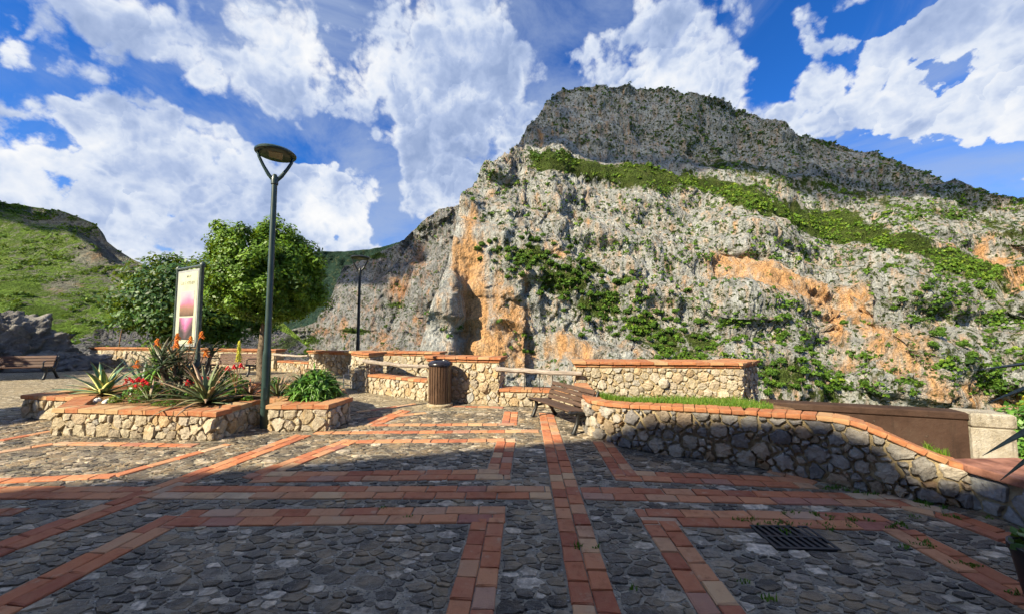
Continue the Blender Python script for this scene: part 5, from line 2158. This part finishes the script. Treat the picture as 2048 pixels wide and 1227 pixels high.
def torch(parent, base, top, n, hh, rr_, matn, seed, fl=.035):
    r = random.Random(seed)
    base, top = Vector(base), Vector(top)
    MB().tube([base, base.lerp(top, .5) + Vector((r.uniform(-.03, .03), 0, 0)), top + Vector((0, 0, hh * .9))], [.010, .008, .005], 6).build('flower_stalk', M['stalk'], parent)
    mb = MB()
    for i in range(n):
        k = i / n
        a = i * 2.4
        zz = hh * k
        rad = rr_ * (1 - .75 * k)
        p0 = top + Vector((0, 0, zz))
        d = Vector((math.cos(a) * rad, math.sin(a) * rad, -.35 * rad * (1 - k) + .3 * rad * k))
        d = d * r.uniform(.5, 1.25)
        mb.tube([p0, p0 + d * .6, p0 + d + Vector((r.uniform(-.01, .01), 0, -.018))], [.005, .009, .005], 5)
    mb.build('flower_spike', M[matn], parent)


for i, (dx, dy, z) in enumerate(((-.55, -.05, 1.05), (-.22, .05, 1.16), (.22, -.1, 1.10), (.12, .25, 1.2), (-.62, -.35, .62), (-.42, .2, .86), (.38, .1, .82), (.02, -.2, 1.02))):
    torch(al, (dx * .4, dy * .4, .5 * z), (dx, dy, z), 40, .13, .075, 'flower_orange', 40 + i)

sp_ = thing('flower_spike_plant', 'tall pointed yellow green flower spike with red blossoms at its foot', 'flower', (-5.95, 7.3, SZ), 0, G)
torch(sp_, (0, 0, 0), (.02, 0, .72), 130, .42, .065, 'flower_yellow', 60)
for i in range(3):
    torch(sp_, (0, 0, .1), (-.16 + .14 * i, -.05, .55 + .03 * i), 26, .07, .06, 'flower_red', 70 + i)


def leafy(n, spread, lsize, seed, base_tone=.5, dome=.8, up=.3):
    """loose leaves filling a low dome"""
    r = np.random.RandomState(seed)
    d = r.normal(size=(n, 3))
    d /= np.linalg.norm(d, axis=1)[:, None]
    d[:, 2] = np.abs(d[:, 2])
    cen = d * (r.uniform(.35, 1, (n, 1)) ** .5) * np.array(spread)
    nr = d + r.normal(size=(n, 3)) * .6 + np.array([0, 0, up])
    nr /= np.linalg.norm(nr, axis=1)[:, None]
    a = np.cross(nr, r.normal(size=(n, 3)))
    a /= np.linalg.norm(a, axis=1)[:, None] + 1e-9
    b = np.cross(nr, a)
    sz = lsize * r.uniform(.6, 1.3, (n, 1))
    V = np.stack([cen - a * sz, cen - b * sz * .55, cen + a * sz, cen + b * sz * .55], 1).reshape(-1, 3)
    T = np.clip(base_tone + r.normal(size=n) * .2 + .2 * (cen[:, 2] / spread[2] - .5), 0, 1)
    T = np.repeat(T[:, None], 4, 0)
    me = fast_mesh('foliage', V, np.arange(len(V)).reshape(-1, 4))
    col_attr(me, 'tone', np.concatenate([T, T, T], 1))
    return me


for i, (x, y, lab) in enumerate(((-7.68, 6.95, 'small red geranium by the agave'), (-7.25, 6.72, 'green leafed geranium with a cluster of red flowers'), (-6.35, 6.85, 'red geranium behind the big spiky agave'))):
    ge = thing('geranium', lab, 'flower', (x, y, SZ), 0, 'geraniums in the planter')
    link('foliage', leafy(240, (.24, .2, .30), .035, 80 + i), M['bush_leaf'], ge)
    r = random.Random(90 + i)
    for j in range(7):
        px, py, pz = r.uniform(-.2, .2), r.uniform(-.15, .1), r.uniform(.28, .42)
        fm = MB()
        for q in range(16):
            a, b = r.uniform(0, 6.28), r.uniform(-.6, 1.5)
            c_ = Vector((math.cos(a) * math.cos(b), math.sin(a) * math.cos(b), math.sin(b))) * .035
            fm.box(c_, (.022, .022, .008), Matrix.Rotation(a, 3, 'Z') @ Matrix.Rotation(b, 3, 'Y'))
        fm.build('flower_head', M['flower_red'], ge, (px, py, pz))
        MB().tube([(px * .5, py * .5, .02), (px, py, pz)], .004, 5).build('flower_stalk', M['stalk'], ge)

fr = random.Random(77)
for i, (x, y, w_, h_, lab) in enumerate(((-6.2, 7.6, .30, .42, 'leafy green shrub behind the big spiky agave'), (-7.9, 7.4, .26, .30, 'low green shrub between the yucca and the red flowers'),
                                         (-6.75, 7.9, .36, .55, 'dark leafy shrub behind the orange torch flowers'), (-5.45, 7.75, .28, .34, 'brownish green shrub near the tree trunk'),
                                         (-6.9, 6.95, .24, .28, 'small leafy plant in front of the torch aloe'), (-4.75, 7.45, .26, .30, 'dull green plant right of the lamp'))):
    sh_ = thing('planter_shrub', lab, 'shrub', (x, y, SZ), 0, G)
    link('foliage', leafy(620, (w_, w_ * .8, h_), .034, 400 + i, fr.uniform(.15, .6)), M['bush_leaf'], sh_)
    for j in range(3):
        MB().tube([(0, 0, -.02), (fr.uniform(-.1, .1), fr.uniform(-.1, .1), h_ * .7)], [.012, .006], 5).build('stem', M['bark'], sh_)

# low ground cover and pale stones
gc_ = thing('succulent_cushion', 'low grey green cushion at the planter rim', 'plant', (-6.45, 6.38, SZ), 0, G)
link('foliage', leafy(500, (.32, .12, .10), .014, 111, .6), M['bush_leaf'], gc_)
gc2 = thing('succulent_cushion', 'small yellow green plant beside the white pebbles', 'plant', (-7.75, 6.62, SZ), 0, G)
link('foliage', leafy(260, (.14, .10, .12), .022, 112, .95), M['grass_blade'], gc2)
for i, (x, y) in enumerate(((-5.35, 7.5), (-5.6, 6.95), (-5.15, 6.6))):
    g3 = thing('green_sprout', ('green sprout behind the big spiky agave', 'green sprout in the middle of the dry agave', 'tiny green sprout in front of the lamp')[i], 'plant', (x, y, SZ), 0, G)
    link('foliage', leafy(160, (.12, .10, .16), .03, 115 + i, .8), M['bush_leaf'], g3)
pr_ = random.Random(8)
for i in range(7):
    x, y = -8.05 + pr_.uniform(-.22, .3), 6.55 + pr_.uniform(-.06, .16)
    poly = [(.06 * math.cos(a * .785) * pr_.uniform(.7, 1.2), .045 * math.sin(a * .785) * pr_.uniform(.7, 1.2)) for a in range(8)]
    vv, ff = stone_mesh(poly, 0, 0, .0, .06, pr_, .6, .1, .7)
    o = MB().add(vv, ff).build('pebble', M['pebble_white'], None, (x, y, SZ), True)
    tag(o, 'white pebble lying in the planter by the left rim', 'pebble', 'white pebbles in the planter')

# arching aloe bush at the right lobe: strap leaves in a mound
def strap_bush(name, label, loc, n, L, w, rad, matn, seed, dome):
    t = thing(name, label, 'aloe', loc, 0, G)
    r = random.Random(seed)
    meshes = [leaf_mesh('leaf', L, w, .008, dr, seed + i, matn, .3, 7) for i, dr in enumerate((1.4, 1.9, 2.3, 1.1, 2.7))]
    for i in range(n):
        a = r.uniform(0, 6.28)
        q = math.sqrt(r.uniform(0, 1))
        z = dome * max(.05, 1 - q * q) ** .5 * r.uniform(.35, 1.0)
        o = bpy.data.objects.new('leaf', r.choice(meshes))
        COL.objects.link(o)
        o.parent = t
        o.location = (rad * q * math.cos(a), rad * q * math.sin(a), z)
        az = a + r.uniform(-1.0, 1.0)
        o.rotation_euler = (r.uniform(-.3, .3), -R(r.uniform(35, 80) - 35 * q), az)
        s_ = r.uniform(.7, 1.2)
        o.scale = (s_, s_, s_)
    core = leafy(2200, (rad * 1.05, rad * 1.05, dome * 1.05), .05, seed + 50, .45)
    tag(link('inner_foliage', core, M['bush_leaf'], t), kind='stuff')
    return t


strap_bush('aloe_bush', 'dense bright green aloe mound in the right lobe of the planter', (-4.10, 7.0, SZ), 300, .26, .015, .44, 'leaf_bright', 300, .56)


# ------------------------------------------------------------------ trees
def crown(cen, half, nclump, per, lsize, seed, matn, name='crown', squash=.0, csize=.20):
    r = np.random.RandomState(seed)
    d = r.normal(size=(nclump, 3))
    d /= np.linalg.norm(d, axis=1)[:, None]
    rad = r.uniform(.25, 1, (nclump, 1)) ** .45
    lump = .74 + .75 * (fbm(d * 2.0 + seed, 3, seed) - .32)[:, None] + .10 * r.uniform(-1, 1, (nclump, 1)) ** 3
    cc = d * rad * lump
    cc[:, 2] = np.where(cc[:, 2] < -.62, -.62 + (cc[:, 2] + .62) * .3, cc[:, 2])
    cr = csize * r.uniform(.7, 1.3, nclump)
    e = r.normal(size=(nclump, per, 3))
    e /= np.linalg.norm(e, axis=2, keepdims=True)
    pos = cc[:, None, :] + e * (cr[:, None, None]) * (r.uniform(.2, 1, (nclump, per, 1)) ** .6)
    pos = pos.reshape(-1, 3) * np.array(half)
    nr = (e * .7 + d[:, None, :] * .5 + r.normal(size=e.shape) * .45).reshape(-1, 3) + np.array([0, 0, .35])
    nr /= np.linalg.norm(nr, axis=1)[:, None]
    n = len(pos)
    a = np.cross(nr, r.normal(size=(n, 3)))
    a /= np.linalg.norm(a, axis=1)[:, None] + 1e-9
    b = np.cross(nr, a)
    sz = lsize * r.uniform(.65, 1.3, (n, 1))
    V = np.stack([pos - a * sz, pos - b * sz * .5 + a * sz * .1, pos + a * sz, pos + b * sz * .5 + a * sz * .1], 1).reshape(-1, 3)
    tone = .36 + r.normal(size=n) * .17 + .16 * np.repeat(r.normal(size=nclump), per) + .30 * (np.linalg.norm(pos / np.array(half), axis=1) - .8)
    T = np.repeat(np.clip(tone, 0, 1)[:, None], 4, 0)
    me = fast_mesh(name, V, np.arange(len(V)).reshape(-1, 4))
    col_attr(me, 'tone', np.concatenate([T, T, T], 1))
    return me


def tree(name, label, loc, trunk_pts, trunk_r, cen, half, nclump, per, lsize, seed, matn, csize=.2, group=None):
    t = thing(name, label, 'tree', loc, 0, group)
    tk = autosmooth(MB().tube(trunk_pts, trunk_r, 10).build('trunk', M['bark'], t))
    r = random.Random(seed)
    top = Vector(trunk_pts[-1])
    for i in range(9):
        a = i * 2.4
        e = Vector((cen[0] + .62 * half[0] * math.cos(a), cen[1] + .62 * half[1] * math.sin(a), cen[2] + half[2] * r.uniform(-.3, .6)))
        mid_ = top.lerp(e, .5) + Vector((0, 0, .15))
        autosmooth(MB().tube([top - Vector((0, 0, .25)), mid_, e], [trunk_r[-1] * .75, trunk_r[-1] * .4, .012], 7).build('limb', M['bark'], t))
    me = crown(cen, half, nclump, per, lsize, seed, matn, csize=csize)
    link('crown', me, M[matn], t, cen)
    return t


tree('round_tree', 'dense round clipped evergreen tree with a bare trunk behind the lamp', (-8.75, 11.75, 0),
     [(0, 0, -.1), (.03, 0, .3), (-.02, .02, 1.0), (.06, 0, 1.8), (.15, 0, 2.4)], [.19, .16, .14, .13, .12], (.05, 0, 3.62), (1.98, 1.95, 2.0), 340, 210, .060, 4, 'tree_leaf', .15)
tree('leafy_tree', 'broad dark green tree behind the poster sign', (-18.6, 19.2, -.6),
     [(0, 0, -.2), (.1, 0, .8), (0, .1, 1.6), (.2, 0, 2.4)], [.24, .2, .18, .15], (.6, 0, 3.85), (3.95, 3.0, 2.75), 330, 130, .12, 9, 'tree_leaf_b', .22)
# a tree off to the left that shades the edge of the square
tree('leafy_tree', 'shade tree outside the left edge whose shadow crosses the paving', (-15.4, 2.5, 0),
     [(0, 0, -.1), (.1, 0, 1.6), (0, .1, 3.2)], [.16, .12, .10], (0, 0, 4.3), (1.5, .9, 1.0), 90, 110, .12, 12, 'tree_leaf_b', .24)
tree('leafy_tree', 'shade tree outside the left edge whose shadow covers the dark bench', (-26.8, 9.6, 0),
     [(0, 0, -.1), (.1, 0, 1.2), (0, .1, 2.6)], [.24, .2, .16], (0, 0, 4.2), (5.6, 2.4, 2.3), 330, 110, .14, 13, 'tree_leaf_b', .24)


# ------------------------------------------------------------------ rock outcrop at the left edge
def outcrop(label, loc, size, seed):
    n = 84
    th = np.linspace(0, 2 * np.pi, 2 * n, endpoint=False)
    ph = np.linspace(-.3, np.pi / 2, n)
    A_, B_ = np.meshgrid(th, ph, indexing='ij')
    D = np.stack([np.cos(A_) * np.cos(B_), np.sin(A_) * np.cos(B_), np.sin(B_)], -1).reshape(-1, 3)
    q = D * np.array(size)
    h = .72 + .55 * (ridged(q / 1.6 + seed, 5, seed, .55) - .5) + .25 * (fbm(q / .5 + seed, 4, seed + 3) - .5)
    h = h + .05 * facets(q, (1.1, 1.1, .8), seed + 7, 2, 3) + .03 * facets(q, (.4, .4, .3), seed + 17, 2, 3)
    V = q * h[:, None]
    ix = np.arange(2 * n * n).reshape(2 * n, n)
    jx = np.roll(ix, -1, 0)
    F = np.stack([ix[:, :-1], jx[:, :-1], jx[:, 1:], ix[:, 1:]], -1).reshape(-1, 4)
    o = link('rock_outcrop', fast_mesh('rock_outcrop', V, F), M['outcrop'], loc=loc)
    return tag(o, label, 'rock')


outcrop('tall grey limestone outcrop at the left edge behind the dark bench', (-24.6, 15.6, -.2), (3.6, 2.4, 3.1), 3)
outcrop('low grey rock running down from the outcrop to the parapet', (-21.0, 15.8, -.3), (2.6, 1.6, 1.35), 6)

# dry stalks by the rock
ds = thing('dry_stalk', 'two thin dry flower stalks behind the left wall', 'plant', (-20.6, 17.6, .6))
MB().tube([(0, 0, 0), (.1, 0, 1.0), (.22, 0, 1.55)], [.02, .016, .01], 6).build('stalk', M['stalk'], ds)
MB().tube([(2.9, .3, 0), (2.95, .3, .9), (3.0, .3, 1.4)], [.018, .014, .02], 6).build('stalk', M['stalk'], ds)

# ------------------------------------------------------------------ right edge: big agave, pot, bushes
ag = thing('large_yucca', 'tall plant whose long dark leaf tips reach in from the right edge', 'yucca', (3.75, 2.15, 0))
autosmooth(MB().tube([(0, 0, -.02), (.03, 0, .8), (0, 0, 1.66)], [.09, .075, .07], 10).build('stem', M['bark'], ag))
lrn = random.Random(4)
tips = [((2.49, 2.1, 1.53), .05, .02), ((2.53, 2.1, 1.35), .05, .05), ((2.49, 2.1, 1.07), .06, .02), ((2.57, 2.1, .94), .05, .03)]
for i in range(22):
    a_ = lrn.uniform(-1.9, 1.9)
    e_ = lrn.uniform(-.5, 1.3)
    tips.append(((3.75 + math.cos(a_) * math.cos(e_) * 1.1, 2.15 + math.sin(a_) * math.cos(e_) * 1.1 * (1 if a_ < 0 else .4), 1.62 + math.sin(e_) * 1.0), .03, .06))
for (tip, w, arch) in tips:
    p0 = Vector((0, 0, 1.62))
    tipv = Vector(tip) - Vector((3.75, 2.15, 0))
    vv, ff = [], []
    dv_ = tipv - p0
    side = dv_.cross(Vector((0, 0, 1))).normalized()
    upv = side.cross(dv_).normalized()
    for j in range(11):
        k = j / 10
        p = p0.lerp(tipv, k) + upv * (arch * math.sin(k * math.pi))
        ww = w * (1 - k ** 1.8) + .0015
        vv += [p - side * ww + upv * ww * .4, p - upv * ww * .35, p + side * ww + upv * ww * .4, p + upv * ww * .1]
    for j in range(10):
        for q in range(4):
            r_ = (q + 1) % 4
            ff.append((j * 4 + q, j * 4 + 4 + q, j * 4 + 4 + r_, j * 4 + r_))
    MB().add(vv, ff).build('leaf', M['leaf_dark_agave'], ag, None, True)

po = thing('plant_pot', 'dark round pot with small green leaves in the bottom right corner', 'plant pot', (3.30, 2.42, .012))
autosmooth(MB().lathe([(.13, 0), (.16, .03), (.20, .30), (.215, .34), (.215, .37), (.19, .37), (.18, .34), (.04, .335)], 24).build('pot', M['pot'], po))
pf_ = link('foliage', leafy(150, (.22, .22, .13), .035, 131, .35), M['bush_leaf'], po, (0, 0, .35))
bs_ = thing('roadside_bush', 'green bush beyond the whitewashed pier', 'bush', (11.9, 9.0, -1.4))
link('foliage', leafy(2500, (1.2, 1.0, 1.5), .07, 141, .6), M['bush_leaf'], bs_)
MB().tube([(0, 0, -.2), (0, 0, .8)], [.08, .05], 7).build('stem', M['bark'], bs_)
yb = thing('flowering_bush', 'yellow flowering shrub at the right edge below the mountain', 'bush', (15.2, 10.6, -1.4))
link('foliage', leafy(3000, (1.1, 1.1, 2.2), .08, 151, .7), M['yellow_bush'], yb)
MB().tube([(0, 0, -.2), (0, 0, 1.0)], [.08, .05], 7).build('stem', M['bark'], yb)
